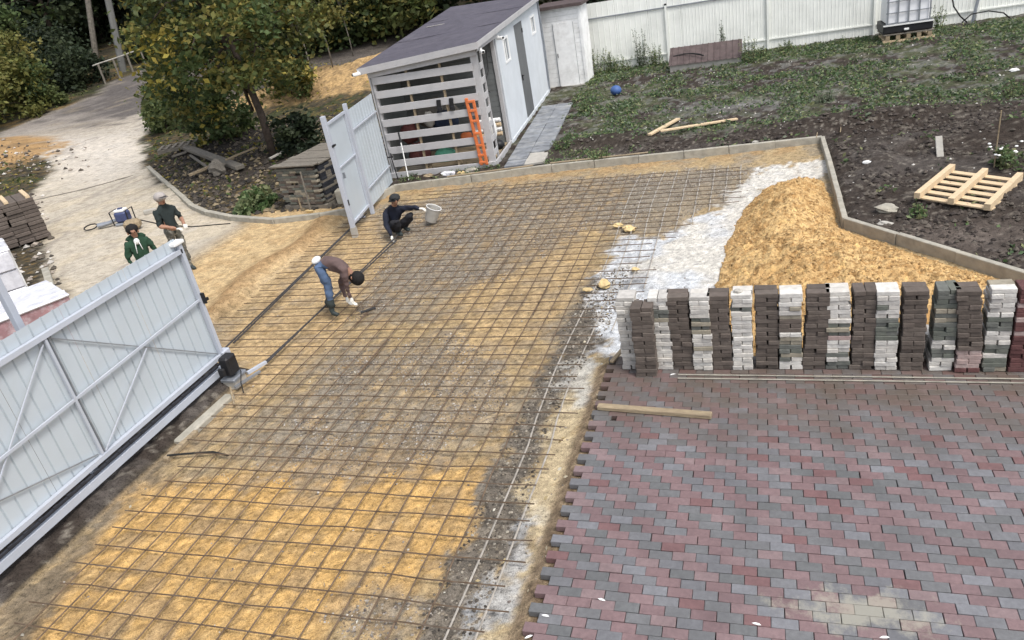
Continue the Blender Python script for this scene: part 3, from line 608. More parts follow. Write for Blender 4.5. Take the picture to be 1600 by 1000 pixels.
def leaflet(px, py, lb, r=.035):
    P = flat(px, py, .004); a = random.uniform(-.4, .6); b = MB(); c, s = math.cos(a), math.sin(a)
    V = [(-r,0,0),(-r*.3,r*.3,.004),(r*.5,r*.25,.006),(r,0,.002),(r*.4,-r*.28,.005),(-r*.4,-r*.25,.003)]
    b.add([(P[0]+x*c-y*s, P[1]+x*s+y*c, P[2]+z) for x, y, z in V]+[(P[0]+x*c-y*s, P[1]+x*s+y*c, P[2]+z-.0025) for x, y, z in V], [(0,1,2,3,4,5)[::-1], (6,7,8,9,10,11)]+[(i, (i+1) % 6, (i+1) % 6+6, i+6) for i in range(6)])
    tag(b.build('fallen_leaf', 'petal'), lb, 'leaf', 'pale fallen leaves')
for q in [(940,937,'curled pale leaf on the paving near its lower left corner'), (1182,975,'pale leaf low on the paving left of the mortar stain',), (852,962,'tiny pale leaf beside the ragged paving edge'), (1382,996,'pale leaf at the bottom edge below the mortar stain'), (1051,585,'small pale leaf in front of the forward brown stack'), (826,995,'pale leaf in the bottom left tooth of the paving'), (1333,551,'pale scrap leaning by the brown stacks') ]: leaflet(*q)
# ------------------------------------------------------------------ reinforcement mesh
mesh = thing('rebar_mesh', 'large grid of rusty steel rods tied over the sand bed', 'rebar mesh', (0,0,0))
def wob(a): return random.gauss(0, .004)
ZM = -.062
def rod(pts, r, m, name='rebar'):
    b = MB(); b.tube(pts, r, 5); return b.build(name, m, mesh)
k = 0; y = -1.58
while y < 11.75:
    xr = -.25 if y < 5 else (.2+.32*(y-5) if y < 9.3 else 1.55)
    if y > 5 and y < 7.6: xr = .1+random.uniform(-.1,.15)
    if y > 7.6 and y < 9.3: xr = .55+random.uniform(-.1,.2)
    xr += random.uniform(-.12, .08)
    xl = -4.95+random.uniform(-.1,.1) if y < 1.6 else (-5.15 if y < 3.9 else -7.0+random.uniform(-.15,.1))
    if y > 9: xl = -7.0+(y-9)*.0 if y < 10.1 else (-6.35 if y < 11 else -5.8)
    n = 12; pts = []
    dr = random.uniform(-.02, .02)
    for i in range(n+1):
        t_ = i/n; x = xl+(xr-xl)*t_; pts.append((x, y+dr*t_+wob(0)*1.5, ZM+.012+wob(0)))
    rod(pts, .0075, 'rebar'); y += .262
for k in range(-9, 22):
    x = -.63-.26*k
    if x < -5.0 and True:
        continue
    if x > 1.6: continue
    y0 = -1.6 if x < -.3 else {-2: 4.6, -3: 5.9, -4: 8.2, -5: 8.6, -6: 9.1, -7: 9.6, -8: 10.3, -9: 10.7}.get(k, -1.6)
    if k == -1: y0 = -1.6
    y1 = 11.72 if x > -4.9 else 11.2
    if -4.6 > x: y1 = 7.2 if k % 2 else 8.4
    n = 26; pts = []
    bend = .05 if k in (0, -1, -2) else .0
    for i in range(n+1):
        t_ = i/n; yy = y0+(y1-y0)*t_
        pts.append((x+wob(0)*1.3+bend*math.sin((yy-5)*.9)*(yy > 2)+.012*math.sin(yy*.8+k), yy, ZM-.002+wob(0)))
    if k <= 0: rod(pts, .0095, 'rebardust')
    else: rod(pts, .008, 'rebarlong')
    if k in (3, 7, 11, 14):   # overlapped laps
        yl = random.uniform(2, 8); rod([(x+.03, yl, ZM), (x+.028, yl+1.0, ZM+.004)], .0075, 'rebar')
for (x0, x1, ya, yb) in ((-5.14,-5.2,3.7,8.9),(-5.18,-5.10,3.7,8.4),(-6.2,-6.62,4.0,9.5),(-6.16,-6.66,4.3,10.2)):
    rod([(x0,ya,ZM+.03),((x0+x1)/2,(ya+yb)/2,ZM+.03),(x1,yb,ZM+.03)], .014, 'rebardark')
for x in (-.37, -.11): pass
# ------------------------------------------------------------------ kerbs
def resample(P, step):
    P = [np.array(p, float) for p in P]; out = []
    for a, b in zip(P[:-1], P[1:]):
        L = np.linalg.norm(b-a); n = max(1, round(L/step))
        for i in range(n): out.append((a+(b-a)*i/n, a+(b-a)*(i+1)/n))
    return out
kerb = bpy.data.objects.new('kerb', None); COL.objects.link(kerb); tag(kerb, 'grey concrete kerb round the sand bed and along the road', kind='structure')
def kerbrun(P, top=.05, w=.085, m='kerb', base=-.2, step=1.0):
    for a, b in resample(P, step):
        d = (b-a)/np.linalg.norm(b-a); g = .004
        mid = (a+b)/2; hm = hz(*mid); L = np.linalg.norm(b-a)-2*g
        x = MB(); x.box((0,0,0), (L, w, top-base), ch=.008); o = x.build('kerb_stone', m, kerb)
        o.location = (mid[0]+random.gauss(0,.004), mid[1]+random.gauss(0,.004), (top+base)/2+random.gauss(0,.004)+max(0, hm-.06)); o.rotation_euler = (0, 0, math.atan2(d[1], d[0])+random.gauss(0,.004))
kerbrun(KERB[:8], .06, .13); kerbrun(KERB[7:9], .04, .09, step=.7)
kerbrun(KERB[8:12], .06, .09); kerbrun(KERB[11:], .06, .09)
lk = pp((42,314),(60,362)); kerbrun(lk, .05, .15); lk = pp((72,425),(95,492)); kerbrun(lk, .05, .15)
ck = pp((48,314),(130,296),(226,268)); kerbrun(ck, -.015, .12, 'greywood')
# thin edging boards on top of the far kerb
for (a, b) in (((-5.4,12.22),(-3.3,12.55)),((-2.9,12.62),(-.6,12.78))):
    board((*a,.075), (*b,.078), .06, .02, 'pineold', 'edging_board', 'thin pale board lying on the far kerb %s' % ('in front of the shed' if a[0] < -4 else 'right of the slab path'), 'board')
# ------------------------------------------------------------------ sheets with ribs
def ribbed(b, p0, p1, z0, z1, period=.17, rw=.03, dep=.012, side=(0,0), mi=0, flatw=0.):
    """folded steel sheet from p0 to p1 (xy), thickness 1.5 mm, ribs standing out along side"""
    p0 = np.array(p0, float); p1 = np.array(p1, float); L = np.linalg.norm(p1-p0); d = (p1-p0)/L; s = np.array(side, float); s /= np.linalg.norm(s)
    prof = [(0, 0)]; t = period*.5
    while t+rw < L:
        prof += [(t-rw*.5, 0), (t-rw*.2, dep), (t+rw*.2+flatw, dep), (t+rw*.5+flatw, 0)]; t += period
    prof.append((L, 0)); V = []; n = len(prof)
    for th in (0, -.0015):
        for a, h in prof:
            q = p0+d*a+s*(h+th)
            V += [(q[0], q[1], z0), (q[0], q[1], z1)]
    F = []
    for i in range(n-1): F.append((2*i, 2*i+2, 2*i+3, 2*i+1)); F.append((2*n+2*i+1, 2*n+2*i+3, 2*n+2*i+2, 2*n+2*i))
    F += [(2*n-2, 4*n-2, 4*n-1, 2*n-1), (1, 2*n+1, 2*n, 0)]
    b.add(V, F, mi); return b
# sliding gate (stands open, parallel to Y)
GX = -5.6
gate = thing('sliding_gate', 'long white corrugated sliding gate on a steel frame in the left foreground', 'gate', (0,0,0))
y0g, y1g = -2.7, 3.38
yy = y0g
while yy < y1g-.05:
    y2 = min(yy+1.02, y1g); b = MB(); ribbed(b, (GX-.04, yy), (GX-.04, y2-.004), .30, 2.11, .17, .024, -.018, (1, 0)); b.build('sheet', 'sheetw', gate); yy = y2
fr = lambda nm, a, b_, w, h, m='steelw', up=(1,0,0): MB().bar(a, b_, w, h, up).build(nm, m, gate)
fr('top_rail', (GX,y0g,1.93), (GX,y1g,1.93), .06, .06); fr('bottom_rail', (GX,y0g,.29), (GX,y1g,.29), .06, .06)
fr('track_beam', (GX+.02,y0g,.12), (GX+.02,y1g+.16,.12), .095, .09); fr('drive_rack', (GX+.045,y0g,.215), (GX+.045,y1g-.2,.215), .028, .035, 'rack')
for i in range(30):
    MB().box((GX+.062, y0g+.1+i*.2, .235), (.02,.06,.03)).build('rack_bolt', 'rack', gate)
fr('end_post', (GX,y1g,.2), (GX,y1g,2.02), .06, .06, 'steelw', (1,0,0)); 
for yv in (1.02, -1.4): fr('upright', (GX+.005,yv,.32), (GX+.005,yv,1.9), .032, .03, 'steelw', (1,0,0)); fr('upright', (GX-.01,yv+.05,.32), (GX-.01,yv+.05,1.9), .014, .03, 'galv', (1,0,0))
fr('middle_rail', (GX+.006,y0g,.96), (GX+.006,y1g-.03,1.19), .032, .025)
fr('brace', (GX-.012,1.06,1.89), (GX-.012,y1g-.04,.33), .012, .014, 'galv'); fr('brace', (GX+.002,1.08,.33), (GX+.002,2.22,1.08), .014, .014)
fr('brace', (GX,.98,1.85), (GX,-.75,.33), .014, .014); fr('brace', (GX-.012,.98,.35), (GX-.012,-1.36,1.0), .012, .014, 'galv'); fr('brace', (GX,-1.44,1.85), (GX,-2.65,.4), .014, .014)
MB().box((GX-.02, y1g-.02, 2.05), (.14,.20,.05), ch=.01).build('cap', 'white', gate)
MB().box((GX+.05, y1g+.02, 1.2), (.06,.03,.16)).box((GX+.05,y1g+.06,1.16), (.03,.08,.04)).build('latch', 'black', gate)
MB().box((GX+.0, y1g+.06, .28), (.12,.16,.12), ch=.01).build('roller_bracket', 'steelw', gate)
gm = thing('gate_motor', 'black gate motor box standing by the end of the sliding gate', 'gate motor', (-5.36, 3.2, -.1))
MB().box((0,0,.34), (.17,.22,.30), ch=.03).build('housing', 'black', gm); MB().box((0,0,.145), (.24,.30,.05), ch=.01).build('base_plate', 'galv', gm)
MB().box((0,.0,.06), (.2,.26,.12)).build('pedestal', 'conc', gm); MB().box((-.02,-.16,.3), (.1,.05,.12), ch=.01).build('key_cover', 'black', gm)
MB().tube([(.1,.05,.3),(.16,.0,.22),(.18,-.1,.1),(.3,-.25,.03)], .008, 5).build('cable', 'cable', gm)
b = MB()
for p_, q_ in (((-5.36,3.45,.02),(-5.33,3.95,.06)), ((-5.22,3.3,-.04),(-5.1,3.75,.02))): pass
cb = thing('concrete_footing', 'long pale broken footing slab beside the gate motor', 'footing', (0,0,0))
MB().box((-5.27,2.35,-.10), (.16,1.1,.1), rz=-.03, ch=.02).build('slab', 'kerb', cb); MB().box((-5.2,1.75,-.09), (.08,.6,.07), rz=-.03, ch=.01).build('edge_board', 'pineold', cb)
b = MB(); b.bar((-5.24,3.35,.0), (-5.12,3.66,.0), .05, .04); tag(b.build('steel_profile', 'steelw'), 'short white steel profile in front of the gate motor', 'profile')
b = MB(); b.bar((-5.22,3.0,-.02), (-5.1,3.45,-.03), .04, .03); tag(b.build('bent_strip', 'galv'), 'thin grey strip of metal on the ground under the gate motor', 'metal strip')
b = MB(); b.tube([(-5.25,2.95,.02),(-4.98,2.62,-.06)], .014, 6); tag(b.build('stick', 'pineold'), 'short stick poking out beside the gate motor', 'stick')
b = MB(); b.tube([(-5.2,1.5,-.05),(-4.95,1.55,-.05),(-4.6,1.62,-.06),(-4.35,1.58,-.07)], .014, 6); tag(b.build('black_hose', 'cable'), 'short black hose on the soil halfway along the gate', 'hose')
ps = thing('steel_post', 'light grey steel post rising behind the sliding gate at the left edge', 'post', (-5.95,1.08,-.1)); MB().box((0,0,1.7), (.08,.08,3.4), ch=.006).build('post', 'steelw', ps); MB().box((0,0,3.42), (.09,.09,.03)).build('cap', 'black', ps)
# wicket gate and fence next to the shed
wk = thing('wicket_gate', 'narrow white wicket gate standing between its post and the side fence', 'gate', (-6.38,9.04,-.1), math.atan2(1.35,-.22))
MB().box((0,0,1.3), (.1,.09,2.45), ch=.005).build('post', 'steelw', wk); MB().box((0,0,.04), (.12,.11,.28)).build('footing_wrap', 'conc', wk)
MB().box((-.0,-.052,1.92), (.10,.012,.05)).box((.07,-.06,1.92),(.09,.03,.035)).build('closer', 'black', wk); MB().box((.0,-.053,.72), (.04,.015,.12)).build('lock_plate', 'black', wk)
b = MB()
for a, c in (((.1,.0,.22),(.1,.0,2.36)), ((1.22,0,.22),(1.22,0,2.36))): b.bar(a, c, .05, .04, (1,0,0))
b.bar((.12,0,.24),(1.2,0,.24),.04,.05); b.bar((.12,0,2.34),(1.2,0,2.34),.04,.05); b.bar((.12,0,1.42),(1.2,0,1.42),.03,.03); b.build('leaf_frame', 'steelw', wk)
MB().box((.66,.025,1.29), (1.06,.004,2.06)).build('sheet', 'sheetw', wk); MB().box((.2,-.035,1.25), (.03,.05,.12)).build('handle', 'galv', wk)
wf = thing('side_fence', 'white corrugated fence panel between wicket gate and slatted shed', 'fence', (-6.38,9.04,-.1), math.atan2(1.35,-.22))
MB().box((1.36,0,1.24), (.09,.08,2.5), ch=.005).build('post', 'steelw', wf)
for i in range(2): b = MB(); ribbed(b, (1.42+i*.98, .03), (2.39+i*.98, .03), .12, 2.32, .19, .03, .010, (0,-1)); b.build('sheet', 'sheetw', wf)
b = MB(); b.bar((1.42,-.01,.55),(3.3,-.01,.55),.03,.03); b.build('rail', 'steelw', wf); b = MB(); b.bar((1.42,-.01,1.9),(3.3,-.01,1.9),.03,.03); b.build('rail', 'steelw', wf)
# ------------------------------------------------------------------ shed
SA = math.radians(4.85)
shed = thing('garden_shed', 'long white wooden shed with slatted open front bay and dark flat roof', 'shed', (-7.19,12.83,0), SA)
def sb(nm, c, d, m='woodgrey', ch=.004, **k): return MB().box(c, d, ch=ch, **k).build(nm, m, shed)
W, DP = 2.8, 8.9
for (x, y, hgt, w) in ((.07,.06,2.66,.12),(2.71,.06,2.8,.17),(2.73,1.98,2.78,.10)): sb('corner_post', (x,y,(hgt-.08)/2), (w,.1,hgt+.08))
sb('floor_beam', (1.4,-.005,.03), (2.8,.06,.17)); sb('floor_beam', (2.8,1.0,.03), (.05,1.9,.17)); sb('floor', (1.4,1.0,.06), (2.6,1.9,.04), 'pineold')
for i, z in enumerate((2.41,2.075,1.72,1.375,1.03,.685,.345)):
    o = sb('slat', (1.38,-.012,z), (2.56,.024,.175)); 
    sb('slat', (2.795,.27,z-.03), (.02,.36,.15))
hd = MB(); hd.add([(.02,-.03,2.5),(2.8,-.03,2.66),(2.8,-.03,2.84),(.02,-.03,2.68),(.02,.02,2.5),(2.8,.02,2.66),(2.8,.02,2.84),(.02,.02,2.68)], [(0,1,2,3),(7,6,5,4),(0,4,5,1),(3,2,6,7),(0,3,7,4),(1,5,6,2)]); hd.build('header_board', 'woodgrey', shed)
for x in (.98, 1.84): sb('stud', (x,.05,1.3), (.05,.07,2.6), 'pineold')
sb('strip_post', (2.78,.44,1.35), (.05,.04,2.7))
# walls
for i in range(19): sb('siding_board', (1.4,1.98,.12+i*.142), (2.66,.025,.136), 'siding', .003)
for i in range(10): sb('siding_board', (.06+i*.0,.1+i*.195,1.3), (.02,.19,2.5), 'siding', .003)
wl = MB()
# right wall with openings for door and two windows (u = 2.78)
def wallpiece(y0, y1, z0, z1): wl.box((2.77,(y0+y1)/2,(z0+z1)/2), (.06,y1-y0,z1-z0))
D0, D1 = 4.55, 5.78; W0, W1 = 2.95, 3.45; V0, V1 = 7.25, 7.8
wallpiece(2.04,W0,0,2.82); wallpiece(W0,W1,0,2.02); wallpiece(W0,W1,2.56,2.82); wallpiece(W1,D0,0,2.88); wallpiece(D0,D1,2.72,2.95); wallpiece(D0,D1,0,.07); wallpiece(D1,V0,0,2.95); wallpiece(V0,V1,0,2.15); wallpiece(V0,V1,2.6,2.97); wallpiece(V1,DP,0,3.0)
wl.build('side_wall', 'wallw', shed)
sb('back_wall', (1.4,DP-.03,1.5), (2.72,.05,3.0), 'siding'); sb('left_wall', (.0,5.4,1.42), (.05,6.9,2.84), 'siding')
sb('base_board', (2.81,5.4,.02), (.02,6.8,.12), 'wallw'); sb('corner_board', (2.815,2.07,1.4), (.03,.09,2.8), 'wallw'); sb('corner_board', (2.815,DP-.05,1.5), (.03,.09,2.95), 'wallw')
dr_ = sb('door', (2.775,(D0+D1)/2,1.395), (.04,D1-D0-.02,2.62), 'door'); MB().box((2.81,D0+.16,1.25),(.03,.05,.16)).box((2.84,D0+.2,1.3),(.02,.12,.02)).build('handle','black',dr_)
MB().box((2.805,D1-.1,2.45),(.02,.1,.12)).build('hinge','black',dr_)
for (a, c, z0, z1) in ((W0,W1,2.02,2.56),(V0,V1,2.15,2.6)):
    f = MB()
    for q in (((2.805,(a+c)/2,z0-.03),(.03,c-a+.16,.06)), ((2.805,(a+c)/2,z1+.03),(.03,c-a+.16,.06)), ((2.805,a-.04,(z0+z1)/2),(.03,.07,z1-z0)), ((2.805,c+.04,(z0+z1)/2),(.03,.07,z1-z0)), ((2.79,(a+c)/2,(z0+z1)/2),(.03,.03,z1-z0))): f.box(*q)
    fo = f.build('window', 'outw', shed); MB().box((2.775,(a+c)/2,(z0+z1)/2), (.01,c-a,z1-z0)).build('pane', 'glass', fo)
# roof as a thick sheet over four corners
def quad_slab(c, th, nm, m, par):
    V = [Vector(p) for p in c]; b = MB(); b.add(V+[v-Vector((0,0,th)) for v in V], [(0,1,2,3),(7,6,5,4),(0,4,5,1),(1,5,6,2),(2,6,7,3),(3,7,4,0)]); return b.build(nm, m, par)
R0, R1, R2, R3 = (-.17,-.12,2.77), (2.87,-.12,2.96), (2.93,9.05,3.15), (-.22,9.05,3.2)
quad_slab([R0,R1,R2,R3], .035, 'roof', 'roof', shed)
quad_slab([(-.16,-.10,2.733),(2.86,-.10,2.923),(2.92,9.03,3.113),(-.21,9.03,3.163)], .05, 'roof_deck', 'pineold', shed)
def fasc(a, b_, h, nm='fascia'):
    a = Vector(a); b_ = Vector(b_); x = MB(); x.bar(a-Vector((0,0,h/2)), b_-Vector((0,0,h/2)), .025, h); x.build(nm, 'woodgrey' if a.y < 0 else 'wallw', shed)
fasc((-.17,-.135,2.765), (2.9,-.135,2.955), .15); fasc((2.895,-.12,2.955), (2.955,9.05,3.15), .13); fasc((2.84,-.05,2.83), (2.86,2.0,2.86), .09, 'soffit_board')
for wq in (2.9, 5.9):
    f_ = (wq+.12)/9.17; a_ = Vector(R0).lerp(Vector(R3), f_)+Vector((0,0,.003)); b_ = Vector(R1).lerp(Vector(R2), f_)+Vector((0,0,.003)); MB().bar(a_, b_, .05, .008).build('roof_lap', 'roof', shed)
MB().bar((1.0,3.2,2.958),(1.45,3.3,2.985),.06,.006).build('roof_patch', 'conc', shed); MB().bar((.1,5.0,3.02),(.75,5.1,3.03),.08,.006).build('roof_patch', 'conc', shed)
MB().tube([(2.83,8.78,3.0),(2.86,8.78,1.5),(2.83,8.78,.1)], .03, 6).build('drain_pipe', 'galv', shed)
def lamp(nm, u, w, z, rz, lb):
    c, s = math.cos(SA), math.sin(SA); t = thing(nm, lb, 'camera', (-7.19+u*c-w*s, 12.83+u*s+w*c, z), SA+rz)
    MB().box((0,0,0), (.09,.2,.08), ch=.02).build('housing', 'white', t); MB().tube([(0,-.1,0),(0,-.115,0)], .03, 10).build('lens', 'black', t); MB().box((0,.05,.05),(.03,.03,.06)).build('bracket', 'white', t)
lamp('security_camera', -.16, -.24, 2.66, -.9, 'white security camera under the left end of the shed eave')
lamp('security_camera', 2.96, -.06, 2.72, .5, 'security camera with black lens under the right end of the shed eave')
lamp('security_camera', 2.92, 2.1, 2.72, 1.2, 'small white camera at the top of the shed side wall corner')
c_, s_ = math.cos(SA), math.sin(SA)
def SW(u, w, z): return (-7.19+u*c_-w*s_, 12.83+u*s_+w*c_, z)
b = MB(); b.tube([SW(2.74,1.2,2.6),SW(2.72,1.15,2.1),SW(2.6,.9,1.75),SW(2.85,.45,1.7)], .01, 5); tag(b.build('hanging_cable', 'cable'), 'dark cable hanging in the open side bay of the shed', 'cable')
# things kept in and on the shed
t = thing('orange_rack', 'bright orange ladder-like rack hung on the right end of the slatted front', 'rack', SW(2.47,-.06,.02), SA)  # upright orange rack with cross pieces, ladder-like but not a ladder
b = MB(); b.box((-.06,0,.88),(.075,.05,1.66),ch=.01,ry=-.05); b.build('rail','orange',t); b = MB(); b.box((.09,0,.85),(.07,.05,1.6),ch=.01,ry=-.03); b.build('rail','orange',t)
for z in (.12,.3,.55,.85,1.15,1.4,1.62): b = MB(); b.box((.01,-.005,z),(.17,.055,.06),ch=.008); b.build('rung','orange',t)
t = thing('rake', 'long white pole with a black grip leaning against the shed slats', 'pole', SW(.5,-.1,0), SA); MB().tube([(.14,-.42,-.05),(.02,-.04,1.05)], .014, 6).build('pole','white',t); MB().tube([(.035,-.09,.9),(.0,-.02,1.14)], .022, 6).build('grip','black',t)
t = thing('black_rod', 'short black rod with a hook leaning at the lower left of the slats', 'rod', SW(.12,-.1,0), SA); MB().tube([(.12,-.12,-.03),(.05,-.05,.55),(.06,-.05,.66)], .015, 5).build('rod','black',t); MB().box((.03,-.05,.56),(.14,.02,.03)).build('cross_piece','black',t)
for i, u in enumerate((1.66, 1.98)):
    b = MB(); b.box((0,-.03,0),(.11,.03,.28),ch=.01,ry=.1); b.box((.02,-.045,-.1),(.1,.02,.1),ch=.01); o = b.build('work_glove','black'); o.location = SW(u,-.02,1.64); o.rotation_euler = (0,0,SA); tag(o, ['left black glove hung over a shed slat', 'right black glove hung over a shed slat'][i], 'glove', 'gloves on the shed slat')
def lump(nm, u, w, z, r, sc, m, lb, cat, j=.12):
    b = MB(); b.ball(SW(u,w,z), r, 12, 8, sc, j); tag(b.build(nm, m, smooth=True), lb, cat)
lump('green_bag', 1.5, .25, .33, .26, (1.3,.6,.75), 'greenp', 'shiny green plastic bag behind the lowest slats', 'bag')
lump('red_sack', .75, .35, .4, .3, (1,.7,1.1), 'redp', 'faded red sack behind the slats at the lower left', 'sack'); lump('red_sack', .55, .5, .95, .25, (1,.7,1.1), 'redp', 'dark red sack behind the slats at mid height', 'sack')
lump('blue_coat', 1.6, .4, 1.15, .3, (1.3,.5,.9), 'bluecloth', 'dark blue bundle of cloth behind the middle slats', 'cloth'); lump('orange_bag', 2.1, .3, .72, .16, (1.1,.5,.8), 'orange', 'small orange bag behind the slats left of the orange frame', 'bag')
lump('brown_sack', 1.2, .9, 1.3, .42, (1.5,.6,.9), 'greywood', 'brown sack in the dark of the slatted bay', 'sack')
lump('grey_bag', 1.22, .3, 1.28, .16, (1,.6,1.2), 'conc', 'small grey bag behind the middle slats', 'bag')
board(SW(1.1,.2,.14), SW(1.9,.2,.16), .15, .1, 'pineold', 'wood_block', 'wood block lying on the shed floor behind the slats', 'wood'); board(SW(.4,.2,.14), SW(.95,.2,.14), .15, .1, 'greywood', 'wood_block', 'dark wood block at the left on the shed floor', 'wood')
t = thing('log_bundle', 'bundle of pale round posts stacked in the open side bay of the shed', 'post bundle', SW(2.45,1.45,.1), SA)
for i in range(4):
    b = MB(); b.tube([(-.5,0,.35+i*.12),(.28,0,.35+i*.12)], .055, 10); b.build('post','outw' if i % 2 else 'pine',t)
lump('white_bucket', 2.66, .75, .75, .17, (.7,.8,1.8), 'white', 'tall white container in the side bay behind the short slats', 'container', .03)
lump('tool_heap', 2.6, 1.3, .2, .16, (1.1,1,.8), 'black', 'black tool bag on the floor of the side bay', 'bag')
# under the shed edge
for i, (u, w, r, m, lb) in enumerate([(1.6,-.25,.14,'film','shiny crumpled plastic sheet on the ground below the slats'),(2.2,-.22,.13,'kerb','grey stone under the right end of the slatted front'),(1.1,-.3,.1,'pineold','brown clod below the middle of the slatted front'),(1.95,-.28,.08,'stonebig','round yellowish stone below the slats')]):
    P = SW(u, w, 0); b = MB(); b.ball((P[0],P[1],hz(P[0],P[1])+r*.2), r, 9, 6, (1.4,.8,.5), .2); tag(b.build(['plastic_scrap','stone','clod','stone'][i], m), lb, ['plastic','stone','clod','stone'][i])
# slab path
path = bpy.data.objects.new('slab_path', None); COL.objects.link(path); tag(path, 'path of blue-grey square slabs along the shed side', kind='structure')
a0, a1 = np.array((-3.95,12.75)), np.array((-4.62,19.3)); dv = (a1-a0)/np.linalg.norm(a1-a0); nv = np.array((dv[1],-dv[0]))
for j in range(13):
    for i in range(2):
        c = a0+dv*(.25+j*.505)+nv*(.1+i*.5); b = MB(); b.box((0,0,0),(.49,.49,.06),ch=.008); o = b.build('slab', 'slab' if not (i == 1 and j < 2) else 'conc', path); o.location = (c[0],c[1],.03+random.gauss(0,.004)); o.rotation_euler = (random.gauss(0,.01),random.gauss(0,.01),math.atan2(dv[1],dv[0]))
# outhouse
oh = thing('outhouse', 'small whitewashed board outhouse between the shed and the fence', 'outhouse', (-4.62,23.2,-.05))
for i in range(17): MB().box((0,-.68,.13+i*.155), (1.46,.03,.15), ch=.004).build('wall_board','outw',oh)
MB().box((0,0,1.3),(1.42,1.3,2.6)).build('wall_core','outw',oh); MB().box((.0,-.0,2.68),(1.7,1.7,.1)).build('roof','rust',oh)
MB().box((.09,-.712,1.1),(.68,.025,2.1),ch=.003).build('door','outw',oh)
for x in (-.27,.45): MB().box((x,-.727,1.1),(.012,.008,2.1)).build('door_gap','seam',oh)
MB().box((.70,-.705,1.3),(.09,.03,2.6)).build('corner_board','outw',oh); MB().box((.02,-.70,.0),(1.5,.14,.1)).build('sill','conc',oh); MB().box((-.2,-.735,1.1),(.02,.02,.14)).build('handle','black',oh)
# far fence
fence = thing('sheet_fence', 'tall cream corrugated metal fence along the back of the yard', 'fence', (-4.2,24.45,-.1), math.atan2(1,14))
FL = 21.; x = 0; i = 0
while x < FL:
    b = MB(); ribbed(b, (x,.0), (min(x+1.14,FL),.0), .05, 2.5, .115 if x > 3 else .2, .03, .008, (0,-1)); b.build('sheet','fence',fence); x += 1.145
for xp in (.1,2.92,6.34,9.75,12.88,16.3,19.7): b = MB(); b.box((xp,-.05,1.03),(.07,.06,2.06)); po = b.build('post','fence' if xp > 1 else 'greywood',fence); MB().box((xp,-.05,2.08),(.08,.07,.05)).build('cap','black',po)
for z in (1.98,.42): b = MB(); b.bar((0,-.03,z),(FL,-.03,z),.03,.04); b.build('rail','galv' if z > 1 else 'fence',fence)
# brown box bed by the fence
t = thing('planter_box', 'low long box covered with a brown metal sheet in front of the fence', 'box', (.09,23.25,-.08), .01)
MB().box((0,-.0,.14),(2.35,.9,.28),ch=.01).build('concrete_side','conc',t); b = MB(); ribbed(b,(-1.2,0),(1.2,0),0,1.06,.2,.05,.02,(0,-1)); o = b.build('cover_sheet','rust',t); o.rotation_euler = (-math.radians(66),0,0); o.location = (0,-.52,.28)
MB().tube([(-1.1+.9*math.sin(a*.35)*1.2,-.2+.0*a+.18*math.cos(a*.7),.5+.05*math.sin(a)) for a in range(0,9)], .02, 5).build('hose','cable',t)
# ibc tank on pallet
def pallet(name, label, loc, rz, L=1.2, Wd=.8, nsl=5, m='pine', inv=False, group=None, tilt=0):
    t = thing(name, label, 'pallet', loc, rz, group)
    for s in (-1, 0, 1): MB().box((0, s*(Wd/2-.05), .06), (L,.09,.1), ch=.004).build('stringer', m, t)
    for i in range(nsl): MB().box((-L/2+.05+i*(L-.1)/(nsl-1), 0, .12), (.1,Wd,.022), ch=.002).build('deck_board', m, t)
    for i in range(3): MB().box((-L/2+.05+i*(L-.1)/2, 0, 0), (.1,Wd,.02), ch=.002).build('base_board', m, t)
    return t
pl = thing('wooden_pallet', 'wooden pallet of pale boards carrying the water tank', 'pallet', (6.28,23.75,-.06), .05)
for s in (-1, 0, 1): MB().box((s*.62,0,.05),(.14,1.0,.2),ch=.004).build('block','pine',pl)
for s in (-.45,0,.45): MB().box((0,s,-.02),(1.45,.12,.12),ch=.004).build('base_board','pine',pl)
MB().box((0,-.52,.06),(1.5,.03,.13)).build('front_board','pine',pl); MB().box((0,0,.3),(1.45,1.1,.03)).build('deck','greywood',pl)
for i in range(5): MB().box((-.6+i*.3,-.50,.21),(.12,.08,.16)).build('post_block','pineold',pl)
ibc = thing('water_tank', 'white plastic water tank in a metal cage with black base', 'tank', (6.25,23.8,.26), .05)
MB().box((0,0,.75),(1.24,1.04,.98),ch=.06).build('bottle','ibcw',ibc); MB().box((0,0,.15),(1.42,1.14,.27),ch=.02).build('base_tray','black',ibc); MB().box((0,-.585,.26),(1.44,.03,.04)).build('tray_edge','white',ibc)
for i in range(5): MB().box((-.6+i*.3,-.555,.78),(.035,.03,1.0)).build('cage_bar','galv',ibc)
for z in (.3,.62,.95,1.2): MB().box((0,-.56,z),(1.3,.02,.025)).build('cage_hoop','galv',ibc)
MB().box((-.05,-.60,.1),(.14,.06,.06),ch=.01).build('valve','white',ibc)
b = MB()
P = [onY(1487,-10,25.0),onY(1490,10,25.0),onY(1500,25,25.0),onY(1511,35,25.0)]; b.tube(P, .025, 6)
P = [onY(1503,35,25.0),onY(1518,22,24.9),onY(1545,17,24.9),onY(1568,20,24.9),onY(1580,30,24.9)]; b.tube(P, .022, 6)
tag(b.build('garden_hose','cable',smooth=True), 'dark hose looped against the right end of the fence', 'hose')
b = MB(); b.tube([onY(1519,36,25.0), onY(1531,-12,25.1)], .05, 6); tag(b.build('grey_stake','galv'), 'grey metal pipe leaning on the fence by the hose', 'pipe')
